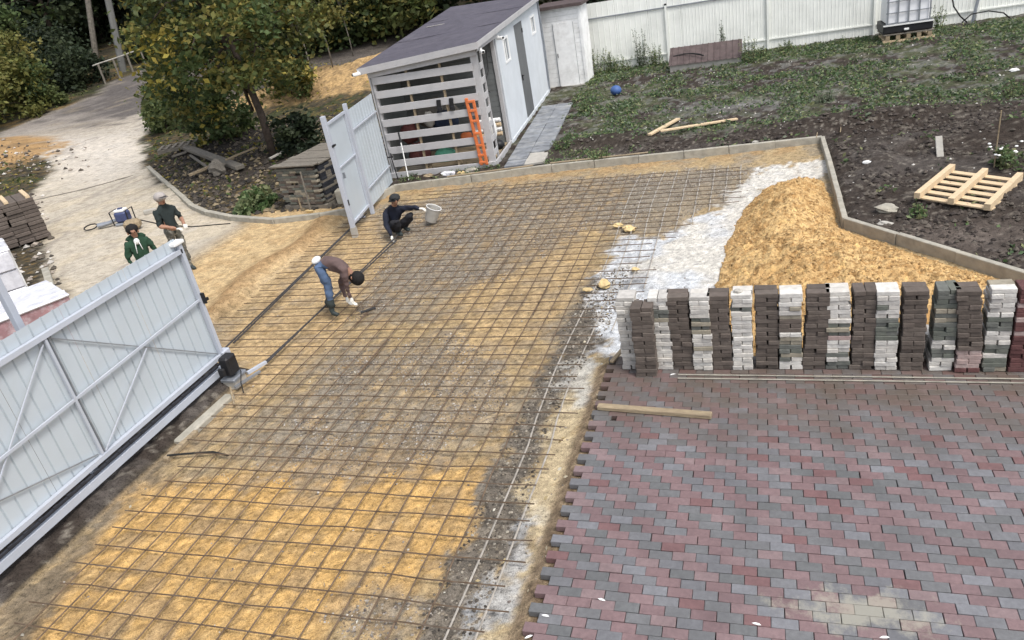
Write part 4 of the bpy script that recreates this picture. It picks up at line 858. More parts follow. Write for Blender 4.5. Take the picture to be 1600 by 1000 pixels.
# yard odds and ends
P = at(963,148); b = MB(); b.ball((P[0],P[1],P[2]+.14), .18, 14, 10, (1,1,.85)); tag(b.build('blue_ball','blue',smooth=True), 'small blue ball lying in the yard in front of the outhouse', 'ball')
def gb(q0, q1, w, h, m, nm, lb, dz=.04):
    a = at(*q0); c = at(*q1); return board((a[0],a[1],a[2]+dz),(c[0],c[1],c[2]+dz), w, h, m, nm, lb, 'board')
gb((1015,213),(1060,188),.11,.05,'pine','wooden_board','left board of the pair forming a V on the yard soil')
gb((1032,209),(1152,190),.11,.04,'pine','wooden_board','long thin board of the V-shaped pair on the yard soil',.07)
P = at(1467,240); b = MB(); b.box((P[0],P[1],P[2]+.12),(.12,.03,.42),rz=.1,rx=-.5,ch=.004); tag(b.build('upright_board','conc'), 'short grey board standing upright in the dark soil', 'board')
P = at(1553,262); b = MB(); b.tube([(P[0],P[1],P[2]-.05),(P[0]+.01,P[1],P[2]+1.0)], .012, 5); tag(b.build('thin_stake','pineold'), 'thin brown stake stuck in the soil by the white flowers', 'stake')
for q, lb in (((1275,213),'thin pale stick lying on the soil left of another'),((1312,205),'thin pale stick right of the first one on the soil')):
    P = at(*q); b = MB(); b.tube([(P[0],P[1]-.15,P[2]+.02),(P[0]+.06,P[1]+.35,P[2]+.06)], .01, 5); tag(b.build('stick','pineold'), lb, 'stick')
def chunk(q, r, m, nm, lb, cat, sc=(1.2,.8,.4)):
    P = at(*q); b = MB(); b.ball((P[0],P[1],P[2]+r*.1), r, 8, 6, sc, .25); tag(b.build(nm, m), lb, cat)
chunk((1385,327),.16,'kerb','stone','flat grey stone left of the upturned pallet','stone'); chunk((1383,350),.09,'conc','stone','pale stone below the flat grey one','stone')
chunk((1355,254),.07,'petal','scrap','white scrap on the dark soil behind the kerb corner','scrap'); chunk((1585,110),.1,'petal','scrap','white strip lying in the grass at the right edge','scrap')
chunk((1180,222),.06,'conc','stone','pale chip right of the V-shaped boards','stone')
# upturned pallet
a = flat(1431,312,.06); bq = flat(1545,331,.06); cx = flat(1483,268,.06)
u = np.array(bq-a)[:2]; Lu = np.linalg.norm(u); rzp = math.atan2(u[1],u[0]); vdir = np.array((-math.sin(rzp),math.cos(rzp))); Lv = abs(np.dot((cx-a)[:2],vdir)); 
t = thing('wooden_pallet', 'fresh pine pallet lying upside down on the dark soil', 'pallet', (a[0],a[1],.04), rzp)
sk = np.dot((cx-a)[:2], u/Lu)
for i in range(6):
    f = (i+.3)/5.6; MB().box((Lu/2+sk*f, .04+f*Lv, .03), (Lu+.04,.13,.024), ch=.002).build('deck_board','pine',t)
for s in (0.02, .5, .98):
    MB().bar((s*Lu,-.02,.095),(s*Lu+sk,Lv+.05,.095),.09,.1).build('stringer','pine',t)
# ------------------------------------------------------------------ left side: block pile, spade, packs
bb_ = MB(); bb_.box((0,0,0), (.0965,.196,.0572), ch=.006); blockm = bpy.data.meshes.new('block'); blockm.from_pydata(bb_.v, [], bb_.f); blockm.materials.append(BR['t'][0])
t = thing('block_pile', 'square pile of grey paving blocks under old boards on a pallet by the kerb', 'block pile', (-9.28,11.02,-.06), math.atan2(-.2,1.37))
k = 0
for L in range(15):
    for i in range(6):
        if (L*5+i*3) % 23 == 0: continue
        o = bpy.data.objects.new('block', blockm); COL.objects.link(o); o.parent = t; o.location = (.1+i*.198+(.05 if L % 2 else 0)-.03, .05+random.gauss(0,.006), .15+L*.0595); o.rotation_euler = (0,0,math.pi/2+random.gauss(0,.03)); o.material_slots[0].link = 'OBJECT'; o.material_slots[0].material = random.choice([BR['t'][0],BR['g'][0],BR['b'][2],BR['b'][0],M['greywood'],BR['g'][1]])
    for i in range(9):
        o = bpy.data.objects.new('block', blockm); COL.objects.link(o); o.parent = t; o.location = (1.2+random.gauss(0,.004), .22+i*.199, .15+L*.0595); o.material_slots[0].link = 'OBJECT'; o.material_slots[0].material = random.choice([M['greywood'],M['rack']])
MB().box((.58,1.05,.57),(1.12,1.8,.88)).build('core','greywood',t); MB().box((.62,.95,.05),(1.3,1.9,.1)).build('pallet','greywood',t)
for i in range(9): MB().box((.60+random.gauss(0,.02),.02+i*.235,1.07+random.gauss(0,.008)),(1.34,.22,.03),ch=.003,rz=random.gauss(0,.02)).build('cover_board','greywood',t)
MB().box((.2,1.0,1.045),(.7,2.0,.015),rz=.05).build('cover_board','greywood',t)
def hand_tool(nm, lb, q0, q1, m, blade=None):
    P = at(*q0); t = thing(nm, lb, 'spade' if blade else 'stake', (P[0],P[1],P[2])); MB().tube([(0,0,.02),(-.05,.12,1.0)], .02, 6).build('handle', m, t)
    if blade: MB().box((.02,-.05,-.0),(.2,.03,.26),rx=.35,ch=.01).build('blade', blade, t)
hand_tool('spade','spade with a sandy blade leaning on the block pile',(487,334),0,'greywood','stonebig'); hand_tool('wooden_stake','pale wooden stake leaning on the block pile left of the spade',(471,327),0,'pineold')
b = MB(); b.box((-7.75,11.25,.1),(.35,.25,.35),rz=.2,ch=.02); tag(b.build('concrete_block','kerb'), 'grey concrete block between the block pile and the wicket gate', 'block')
P = at(562,342); b = MB(); b.ball((P[0],P[1],P[2]+.04), .12, 8, 6, (1.2,.8,.6), .25); tag(b.build('plastic_scrap','film'), 'crumpled white plastic scrap behind the wicket post', 'plastic')
# wrapped packs of pavers
def pack(loc, d, rz, m1, m2, lb):
    t = thing('wrapped_pack', lb, 'paver pack', loc, rz, 'wrapped packs of pavers beyond the sliding gate')
    MB().box((0,0,.06),(d[0],d[1],.12)).build('pallet','greywood',t)
    L = int(d[2]/.3)
    for k in range(L): MB().box((random.gauss(0,.01),random.gauss(0,.01),.13+(k+.5)*d[2]/L),(d[0]*.97,d[1]*.97,d[2]/L-.012),ch=.02).build('layer',m2,t)
    MB().box((0,0,.14+d[2]),(d[0]*1.0,d[1]*1.0,.05),ch=.02).build('film_top',m1,t)
    for s in (-.25,.3): MB().box((s*d[0],-.0,.16+d[2]/2),(.02,d[1]*1.0,d[2]+.03)).build('strap','white',t)
pack((-12.85,5.55,-.06),(1.2,1.5,1.15),-.62,'film','film','grey film-wrapped pack of pavers standing at the left edge')
pack((-9.75,3.95,-.06),(1.3,1.2,.9),-.5,'film','filmpink','pack of red pavers with bright white film on top behind the gate')
pack((-11.6,2.6,-.06),(1.3,1.2,.9),-.5,'film','filmpink','second pack of red pavers cut by the left edge of the photo')
t = thing('dark_brick_pack', 'dark stack of bricks on a pallet at the far left edge', 'brick pack', (-17.4,9.2,-.06), -.6, 'wrapped packs of pavers beyond the sliding gate'); [MB().box((random.gauss(0,.012),(j-3.5)*.38+random.gauss(0,.01),.1+i*.1),(1.2,.372,.094),ch=.012).build('brick_course',random.choice(BR['b']),t) for i in range(11) for j in range(8)]; MB().box((0,.9,1.18),(1.2,.1,.06)).build('batten','pine',t); MB().box((0,1.4,1.18),(1.2,.1,.06)).build('batten','pine',t)
# tamping machine on the road
P = at(197,350); t = thing('tamping_rammer', 'blue engine of a tamping machine lying on the road with its looped handle', 'tamper', (P[0],P[1],P[2]), .2); t.scale = (.8,.8,.8)
MB().box((0,0,.28),(.42,.36,.34),ch=.05).build('engine','blueeng',t); MB().box((0,0,.49),(.34,.3,.08),ch=.02).build('cover','white',t); MB().box((0,0,.54),(.16,.12,.06),ch=.02).build('filter','blueeng',t)
for s in (-1,1): MB().tube([(s*.27,-.2,.05),(s*.29,-.2,.5),(s*.29,.2,.5),(s*.27,.2,.05)],.02,6).build('guard_bar','black',t)
MB().box((0,0,.05),(.5,.45,.1),ch=.03).build('base_plate','galv',t); MB().tube([(-.2,-.02,.2),(-.5,-.1,.14),(-.85,-.2,.12)],[.05,.07,.09],8).build('shaft','galv',t)
MB().tube([(-.8,-.2,.14)]+[(-1.12+.24*math.cos(a),-.2+.16*math.sin(a),.12+.05*math.sin(a)) for a in np.linspace(0,6.283,11)],.022,6).build('handle_loop','black',t)
P0 = at(218,344); P1 = at(255,352); P2 = at(300,355); P3 = at(360,350); b = MB(); b.tube([(p[0],p[1],p[2]+.015) for p in (P0,P1,P2,P3)], .014, 5); tag(b.build('power_cable','cable'), 'black cable running over the sand from the tamping machine', 'cable')
P0 = at(226,336); P1 = at(246,331); board((P0[0],P0[1],P0[2]+.06),(P1[0],P1[1],P1[2]+.06),.12,.12,'conc','kerb_offcut','pale concrete offcut behind the man in the cap','offcut')
P = at(223,352); b = MB(); b.box((P[0],P[1]-.3,P[2]+.15),(.42,.28,.24),rz=.4,ch=.07); tag(b.build('tan_sack','pineold'), 'tan sack on the road behind the man in the green hoodie', 'sack')
# timber, pallet and planks on the spoil
P = at(283,238); pt = pallet('wooden_pallet','old grey pallet dumped on the dark spoil beside the road',(P[0],P[1],P[2]+.15),.5,1.3,.9,6,'greywood')
lg = [((290,236),(378,270),.28,.12,'greywood','big_beam','thick grey weathered beam lying across the spoil'),((298,282),(345,262),.14,.07,'pineold','wooden_board','tan board lying under the end of the thick beam'),((272,252),(295,244),.1,.06,'greywood','wooden_board','short grey board by the dumped pallet'),
      ((355,258),(402,238),.07,.05,'pineold','wooden_board','thin tan board pointing at the tree trunk'),((300,250),(335,275),.08,.06,'greywood','wooden_board','thin dark board below the thick beam'),((424,256),(445,245),.1,.05,'conc','wooden_board','pale board left of the block pile')]
for q0, q1, w, h, m, nm, lb in lg: gb(q0, q1, w, h, m, nm, lb, .16)
P = at(343,272); b = MB(); b.ball((P[0],P[1],P[2]+.18), .26, 10, 7, (1,.8,1), .2); tag(b.build('tree_stump','greywood'), 'round grey stump under the thick beam', 'stump')
# railing, poles, barrier
t = thing('railing', 'thin white pipe railing beside the dark far bend of the road', 'railing', (0,0,0))
Q = [(165,131),(188,123),(209,115),(230,107),(251,99),(272,91)]; PT = [at(*q) for q in Q]
for p in PT: MB().tube([(p[0],p[1],p[2]-.1),(p[0],p[1],p[2]+1.05)], .055, 6).build('post','barkpale',t)
dd = (PT[0]-PT[1])*.35; MB().tube([tuple(PT[0]+dd+np.array([0,0,1.03]))]+[(p[0],p[1],p[2]+1.05) for p in PT],.035,6).build('rail','conc',t)
for (q, dist, lean, r, m, lb, nm) in (((190,108),50,(1.75,.65),.17,'pole','pale concrete utility pole at the upper left','utility_pole'),((143,82),54,(2.7,1.0),.15,'barkpale','darker wooden pole left of the concrete pole','wooden_pole')):
    d_ = RC.T@np.array([(q[0]-800)/FOC,(q[1]-500)/FOC,1.]); d_ /= np.linalg.norm(d_[:2]); P = CP+d_*dist; z0 = hz(P[0],P[1])-.3
    b = MB(); b.tube([(P[0],P[1],z0),(P[0]+lean[0],P[1]+lean[1],z0+11)], [r*1.15,r*.8], 8); tag(b.build(nm, m), lb, 'pole')
d_ = RC.T@np.array([(205-800)/FOC,(61-500)/FOC,1.]); d_ /= np.linalg.norm(d_[:2]); A_ = CP+d_*58; d_ = RC.T@np.array([(262-800)/FOC,(56-500)/FOC,1.]); d_ /= np.linalg.norm(d_[:2]); B_ = CP+d_*60
t = thing('barrier_pole', 'striped white barrier pole glimpsed between far bushes', 'barrier', (0,0,0)); nseg = 9
for i in range(nseg):
    a = A_+(B_-A_)*i/nseg; c = A_+(B_-A_)*(i+1)/nseg; MB().tube([tuple(a),tuple(c)], .07, 6).build('stripe','white' if i % 2 == 0 else 'black',t)
for f in (.05,.95): a = A_+(B_-A_)*f; MB().tube([(a[0],a[1],hz(a[0],a[1])-.2),tuple(a)], .06, 6).build('post','black',t)
# ------------------------------------------------------------------ foliage
def leaves(c, n, size, cols, asp=.6, upb=.0):
    """n leaf blades at centres c (n,3); returns V,F,C"""
    a = rng.normal(size=(n, 3)); a[:, 2] *= .6; a /= np.linalg.norm(a, axis=1)[:, None]
    t = rng.normal(size=(n, 3)); t[:, 2] += upb; b = np.cross(a, t); b /= np.linalg.norm(b, axis=1)[:, None]+1e-9
    s = (size*(.6+.8*rng.random(n)))[:, None]
    V = np.stack([c-a*s*.5, c+b*s*asp*.5, c+a*s*.5+np.array([0,0,-.12])*s, c-b*s*asp*.5], 1).reshape(-1, 3)
    F = np.arange(n*4).reshape(-1, 4); return V, F, np.repeat(cols, 4, 0)
PAL = dict(green=[(.065,.10,.035),(.09,.13,.045),(.05,.075,.032),(.13,.15,.055)], dark=[(.027,.04,.022),(.038,.055,.027),(.055,.07,.033),(.02,.03,.02)],
 yellow=[(.30,.25,.05),(.40,.32,.08),(.16,.15,.03),(.08,.10,.03)], olive=[(.13,.14,.04),(.17,.17,.05),(.09,.115,.035),(.22,.19,.055)], mixed=[(.07,.10,.03),(.05,.075,.026),(.13,.14,.04),(.10,.115,.04),(.26,.20,.05)],
 weed=[(.09,.15,.055),(.13,.19,.08),(.18,.22,.11),(.06,.10,.045),(.24,.25,.12)], grey=[(.16,.19,.13),(.11,.15,.09),(.2,.22,.16),(.07,.11,.05)], straw=[(.55,.50,.38),(.6,.58,.5),(.45,.36,.2)], orange=[(.38,.16,.04),(.32,.22,.07)])
def crown(cl, n, size, pal, spread, accents=None, asp=.65):
    cl = np.array(cl, float); k = rng.integers(0, len(cl), n); p = cl[k, :3]+rng.normal(size=(n, 3))*spread*cl[k, 3:4]*np.array([1,1,.7])
    pc = np.array(PAL[pal]); ck = rng.integers(0, len(pc), len(cl)); base = pc[ck][k]*.6+pc[rng.integers(0, len(pc), n)]*.4
    if accents:
        for nm, frac in accents:
            hit = rng.random(len(cl)) < frac; hk = hit[k] & (rng.random(n) < .75); q = np.array(PAL[nm]); base[hk] = q[rng.integers(0, len(q), hk.sum())]
    base = base*(.7+.6*rng.random((n, 1))); return leaves(p, n, size, base, asp)
def tree(name, label, cat, base, h, R, nleaf, size, pal, ncl=40, z0=.3, accents=None, trunk=.12, bark='bark', group=None, lean=(0,0), spread=.5, squash=1., crownc=None):
    x, y, z = base; t = thing(name, label, cat, (x, y, z), 0, group)
    cl = []
    for i in range(ncl):
        f = random.random(); zz = h*(z0+(1-z0)*f); rad = R*math.sqrt(max(.08, 1-((f-.4)/.62)**2)) ; a = random.uniform(0, 6.283); rr = rad*math.sqrt(random.random())*.95
        cl.append((lean[0]*f+rr*math.cos(a), lean[1]*f+rr*math.sin(a)*squash, zz, R*random.uniform(.22,.42)))
    if crownc: cl += crownc
    b = MB(); top = (lean[0]*.8, lean[1]*.8, h*.85); m1 = (lean[0]*.3+random.uniform(-.1,.1)*R*.3, lean[1]*.3, h*.4)
    b.tube([(0,0,-.2),(.02,0,h*.15),m1,top], [trunk,trunk*.85,trunk*.6,trunk*.15], 7)
    for c in random.sample(cl, min(len(cl), 12)):
        f = random.uniform(.2,.7); s = Vector((lean[0]*f, lean[1]*f, h*f*.8)); e = Vector(c[:3]); mid = (s+e)/2+Vector((0,0,.1*R)); b.tube([s, mid, e], [trunk*.35,trunk*.22,trunk*.06], 5)
    b.build('trunk', bark, t, smooth=True)
    V, F, C = crown(cl, nleaf, size, pal, spread, accents); link('crown', np_mesh('crown', V, F, 'leaf', C, smooth=False), t); return t
# the big roadside tree
P = at(428,246)
tree('maple_tree','bushy green maple with orange sprigs beside the road, left of the shed','tree',(P[0],P[1],P[2]), 8.6, 2.4, 17000, .17, 'green', 74, .2, [('orange',.04),('olive',.5),('yellow',.12)], .13, lean=(-1.2,.2), spread=.42,
     crownc=[(-2.9,.3,2.2,.8),(-3.0,.5,3.2,.8),(-2.6,0,1.7,.7),(-2.9,.2,2.8,.9),(-2.7,.2,4.2,.8),(-2.3,.0,4.6,1.0),(-1.6,-.3,3.6,.9),(-3.2,.3,1.5,.7),(-2.5,.4,5.0,.8),(-2.0,.1,6.0,.9)])
# young yellow trees
for q, h, R, n, pal, lb in [((489,122),8,1.5,3400,'yellow','slim sapling with yellow leaves nearest the shed roof'),((440,112),7.5,1.9,5200,'yellow','yellow-leaved young tree right of the maple'),((520,105),6.5,1.2,1600,'olive','thin half-bare sapling behind the sand heap'),((552,88),6,1.3,1500,'olive','thin olive sapling left of the shed roof')]:
    P = at(*q); tree('sapling', lb, 'tree', (P[0],P[1],P[2]), h, R, n, .2, pal, 36, .28, [('olive',.3)], .035, 'barkpale', 'young trees by the track', lean=(random.uniform(-.8,.2),0))
def ray(px, D):
    d_ = RC.T@np.array([(px-800)/FOC, (60-500)/FOC, 1.]); d_ /= np.linalg.norm(d_[:2]); P = CP+d_*D; return float(P[0]), float(P[1])
# background wood: trees each with own crown
BT = [(-22,35,8,3.4,'green'),(-17,37,8,3.6,'mixed'),(-12.5,38,8,3.2,'dark'),(-9,40,9,3.6,'green'),(-5,36,8,3.2,'dark'),(-26,38,9,3.8,'mixed'),(-31,41,10,4,'dark'),
      (-32,46,10,3.2,'olive'),(-40,54,12,4.6,'dark'),(-46,60,12,5,'dark'),(-54,58,12,5,'dark'),(-58,50,12,5,'dark'),(-60,43,11,4.6,'dark'),(-56,36,10,4.4,'dark'),(-52,30,9,4,'green'),(-62,34,11,5,'dark'),
      (-20,44,11,4.5,'dark'),(-13,46,12,5,'dark'),(-28,48,12,5,'dark'),(-5,45,11,4.6,'dark'),(-34,52,12,5,'dark'),(1,38,7,3,'dark'),(-68,48,13,5.4,'dark'),(-50,68,13,5.5,'dark'),(-66,58,13,5.5,'dark'),(-58,66,13,5.5,'dark'),(-40,66,13,5.5,'dark'),(-70,38,12,5.2,'dark'),(-2,31,5,2.2,'dark')]
BT += [(*ray(px, D), h, R_, 'dark') for px, D, h, R_ in ((-30,60,9,4.2),(35,63,9,4),(85,58,8,3.4),(125,63,9,3.6),(160,60,8,3.2),(200,64,9,3.6),(235,60,8,3),(60,72,11,4.6),(150,74,11,4.6),(275,58,8,3.4))]
side = ['first','second','third','fourth','fifth','sixth','seventh','eighth','ninth','tenth']
kinds = dict(green='mid green', dark='very dark', mixed='green and yellowing', olive='olive')
order = sorted(range(len(BT)), key=lambda i: proj(BT[i][0], BT[i][1], 3)[0])
for rank, i in enumerate(order):
    x, y, h, R, pal = BT[i]
    sx = proj(x, y, 3)[0]; dd_ = math.hypot(x-CP[0], y-CP[1])
    wh = 'beyond the left edge bushes' if sx < 60 else 'behind the wooden pole' if sx < 150 else 'behind the concrete pole' if sx < 235 else 'hidden behind the maple crown' if sx < 420 else 'behind the yellow saplings' if sx < 560 else 'behind the shed roof' if sx < 830 else 'behind the outhouse and fence'
    tree('woodland_tree', kinds[pal]+' tree of the '+('nearer' if dd_ < 52 else 'middle' if dd_ < 66 else 'farthest')+' wood '+wh, 'tree', (x,y,hz(x,y)), h, R, 5200, .36, pal, 46, .05, [('olive',.08)] if pal != 'dark' else [('green',.1)], .2, group='trees of the wood behind the road and shed')
# shrubs
SH = [((8,190),3.2,2.0,'olive',.15,'tall yellow-green shrub at the left edge of the photo'),((40,165),3.6,1.6,'olive',.1,'yellow-green bush with upright shoots left of the road'),((70,168),2.0,1.2,'green',.0,'low green bush at the grassy road edge'),((15,130),4,2.4,'green',0,'green bush behind the yellow-green ones'),
      ((120,135),1.8,1.8,'dark',0,'dark bush left of the pipe railing'),((88,120),2.6,2.0,'dark',0,'dark thicket behind the road edge'),((262,205),1.3,.8,'green',.05,'small leafy bush at the road edge under the maple'),((258,150),1.7,.8,'olive',.2,'spindly olive shrub where the road bends'),
      ((290,190),1.8,1.3,'mixed',.1,'leafy bush on the dark spoil under the maple'),((350,215),1.5,1.1,'green',.1,'dark green bush left of the maple trunk'),((470,235),1.2,.8,'dark',0,'dark bush behind the block pile'),((455,148),1.6,1.2,'mixed',.2,'yellowing bush at the edge of the dark track'),
      ((545,70),3.2,2.4,'green',.1,'round green bush beyond the track left of the shed'),((590,60),3,2.2,'green',.1,'green bush beyond the track touching the shed roof'),((640,38),3,2.2,'dark',0,'dark bush directly behind the shed roof edge'),((500,75),3.5,2.2,'mixed',.2,'bush with bright yellow leaves beyond the track'),((430,75),3.5,2.4,'olive',.2,'olive bush beyond the track behind the maple'),((350,75),3.5,2.4,'dark',.1,'dark bush on the far side of the track'),
      ((400,325),.5,.45,'weed',0,'low grassy tuft inside the kerb left of the block pile'),((222,92),1.5,1.3,'dark',0,'dark shrub behind the pipe railing'),((300,85),3,2,'dark',0,'dark shrub where the track leaves the road')]
for q, h, R, pal, ac, lb in SH:
    P = at(*q); tree('shrub', lb, 'shrub', (P[0],P[1],P[2]-.1), h, R, int(1500+R*1300), .12+.045*R, pal, int(14+R*9), .05, [('yellow',ac)] if ac else None, .04, spread=.6)
# yard weeds by the fence
WD = [((935,118),1.1,.45,'weed','tall weed in the corner of outhouse and fence'),((955,112),.9,.45,'weed','bushy weed next to the fence corner'),((975,112),.6,.5,'weed','low leafy weed along the fence foot'),((1004,105),1.5,.3,'grey','tall feathery weed against the fence'),((1025,103),.9,.35,'weed','thin weed beside the first fence post'),
      ((1035,92),1.0,.25,'weed','sparse weed left of the brown box'),((1130,88),1.25,.16,'grey','thin dry weed stalk rising above the brown box'),((1170,98),.95,.4,'weed','bushy weed at the right end of the brown box'),((1187,88),.4,.35,'weed','small weed right of the brown box'),((912,175),.35,.3,'weed','weed at the end of the slab path'),
      ((1466,45),.8,.25,'weed','weed clump right of the tank pallet'),((880,232),.35,.35,'weed','weed clump beside the slab path'),((935,250),.3,.45,'weed','leafy weed behind the far kerb'),((1260,60),.3,.3,'weed','low weed below the fence right of a post'),((1230,78),.35,.4,'weed','leafy tuft at the fence foot'),((1318,70),.3,.35,'weed','leafy tuft left of the water tank'),((1290,160),.35,.35,'grey','pale leafy weed in mid yard'),((1435,335),.25,.15,'weed','small green weed at the pallet edge'),((1590,150),.45,.4,'weed','grass clump at the right edge of the photo')]
def stem_plant(P, h, R, pal, lb):
    t = thing('weed', lb, 'plant', (P[0], P[1], P[2]-.02), 0, 'weeds in the yard'); b = MB(); C = []; Sz = []
    ns = int(5+26*R)
    for i in range(ns):
        a = random.uniform(0, 6.283); r0 = R*.5*math.sqrt(random.random()); sp = R*random.uniform(.2, .9); hh = h*random.uniform(.45, 1.)
        p0 = Vector((r0*math.cos(a), r0*math.sin(a)*.6, 0)); p2 = Vector((sp*math.cos(a), sp*math.sin(a)*.7, hh)); p1 = (p0+p2)/2+Vector((0,0,hh*.12))
        b.tube([p0, p1, p2], [.007,.005,.002], 3, cap=False)
        n = int(10+34*hh)
        for k in range(n):
            f = (k+random.random())/n; p = (p0*(1-f)**2+p1*2*f*(1-f)+p2*f*f); w_ = .07*(1.15-f)
            C.append((p.x+random.gauss(0, w_), p.y+random.gauss(0, w_), max(.01, p.z+random.gauss(0, .02)))); Sz.append(.085*(1.1-.55*f))
    b.build('stem', 'bark', t)
    pc = np.array(PAL[pal]); n = len(C); cc = pc[rng.integers(0, len(pc), n)]*(.7+.6*rng.random((n, 1)))*1.1
    V, F, CC = leaves(np.array(C), n, np.array(Sz), cc, .45, .4); link('leaves', np_mesh('leaves', V, F, 'leaf', CC, smooth=False), t)
for q, h, R, pal, lb in WD: stem_plant(at(*q), h, R, pal, lb)
P = at(1575,262); t = tree('flowering_plant','low leafy plant with white flowers behind the upturned pallet','plant',(P[0],P[1],P[2]-.02),.35,.3,500,.07,'weed',14,.1,None,.01)
for i in range(14): MB().ball((random.uniform(-.3,.45),random.uniform(-.25,.35),random.uniform(.25,.42)),.03,6,4,(1,1,.5)).build('flower','petal',t)
def cover(name, label, n, region, f, size, pal, hmax, cat):
    pts = scatter(n, *region, f); k = len(pts); z = H(pts[:, 0], pts[:, 1])+rng.random(k)**2*hmax+.01
    pc = np.array(PAL[pal]); cc = pc[rng.integers(0, len(pc), k)]*(.7+.6*rng.random((k, 1)))
    V, F, C = leaves(np.stack([pts[:, 0], pts[:, 1], z], 1), k, size, cc, .5); return tag(link(name, np_mesh(name, V, F, 'leaf', C, smooth=False)), label, cat, kind='stuff')
wf_ = lambda x, y: (sdist(x, y, PAD) < -.15)*(x > -4)*(sst(.44, .58, fbm(x*1.1, y*1.1, 101, 5))*sst(13.5, 16.5, y)*(.25+.6*vn(x*5,y*5,3))+sst(22.2, 23.6, y)*.5+.22*sst(.6, .7, fbm(x*2, y*2, 103, 4)))*(np.hypot(x+4.3, y-16) > 0)*(x > -3.2+(y-12.6)*-.1)
cover('yard_weeds','low green weeds growing in patches over the yard soil', 150000, (-4,12,5.5,24.6), wf_, .085, 'weed', .07, 'weeds')
cover('grass_tufts','paler grassy weeds between the dark soil patches', 60000, (-3.5,12,13,24.6), lambda x, y: wf_(x, y)*sst(.45,.6,fbm(x*3,y*3,105)), .10, 'grey', .1, 'weeds')
cover('litter','small pale dry leaves and straw lying on the dark soil strip and sand', 900, (-6,0,-1.4,11), lambda x, y: (sdist(x, y, PAD) > .1)*(.12+.8*(x > -.95)), .05, 'straw', .012, 'litter')
cover('kerb_grass','green weeds along the outer side of the far kerb', 5000, (-6.9,-1,12.3,13.6), lambda x, y: (sdist(x, y, PAD) < -.1)*sst(.45,.6,fbm(x*3,y*3,107))*(np.abs(x+3.7) > .55), .06, 'weed', .08, 'weeds')
cover('roadside_grass','low grass along the far left edge of the road', 26000, (-60,-8,12,50), lambda x, y: (sdist(x, y, Z['road']) < -.3)*(sdist(x, y, Z['road']) > -5)*sst(.4,.6,fbm(x*.7,y*.7,109)), .16, 'mixed', .25, 'grass')
cover('leaf_litter','fallen yellow and orange leaves on the spoil and heap', 9000, (-24,-8,13,32), lambda x, y: sst(.4,.6,fbm(x*.9,y*.9,111))*(sdist(x, y, Z['road']) < -.2)*.6, .11, 'yellow', .04, 'leaves')
# ------------------------------------------------------------------ people
def skin_mesh(name, joints, edges, sub=2):
    names = list(joints); idx = {k: i for i, k in enumerate(names)}
    me = bpy.data.meshes.new(name); me.from_pydata([tuple(joints[k][0]) for k in names], [(idx[a], idx[b]) for a, b in edges], [])
    o = bpy.data.objects.new(name+'_tmp', me); COL.objects.link(o)
    md = o.modifiers.new('s', 'SKIN'); md.use_smooth_shade = True; md.branch_smoothing = .4
    for i, k in enumerate(names):
        sv = me.skin_vertices[0].data[i]; r = joints[k][1]; sv.radius = (r, r) if not isinstance(r, tuple) else r; sv.use_root = (i == 0)
    s2 = o.modifiers.new('u', 'SUBSURF'); s2.levels = sub; s2.render_levels = sub
    dg = bpy.context.evaluated_depsgraph_get(); dg.update(); ev = o.evaluated_get(dg); m2 = bpy.data.meshes.new_from_object(ev); bpy.data.objects.remove(o); return m2
def segd(P, a, b):
    a = np.array(a); b = np.array(b); e = b-a; t = np.clip(((P-a)@e)/(e@e+1e-12), 0, 1); return np.linalg.norm(P-(a+t[:, None]*e), axis=1)
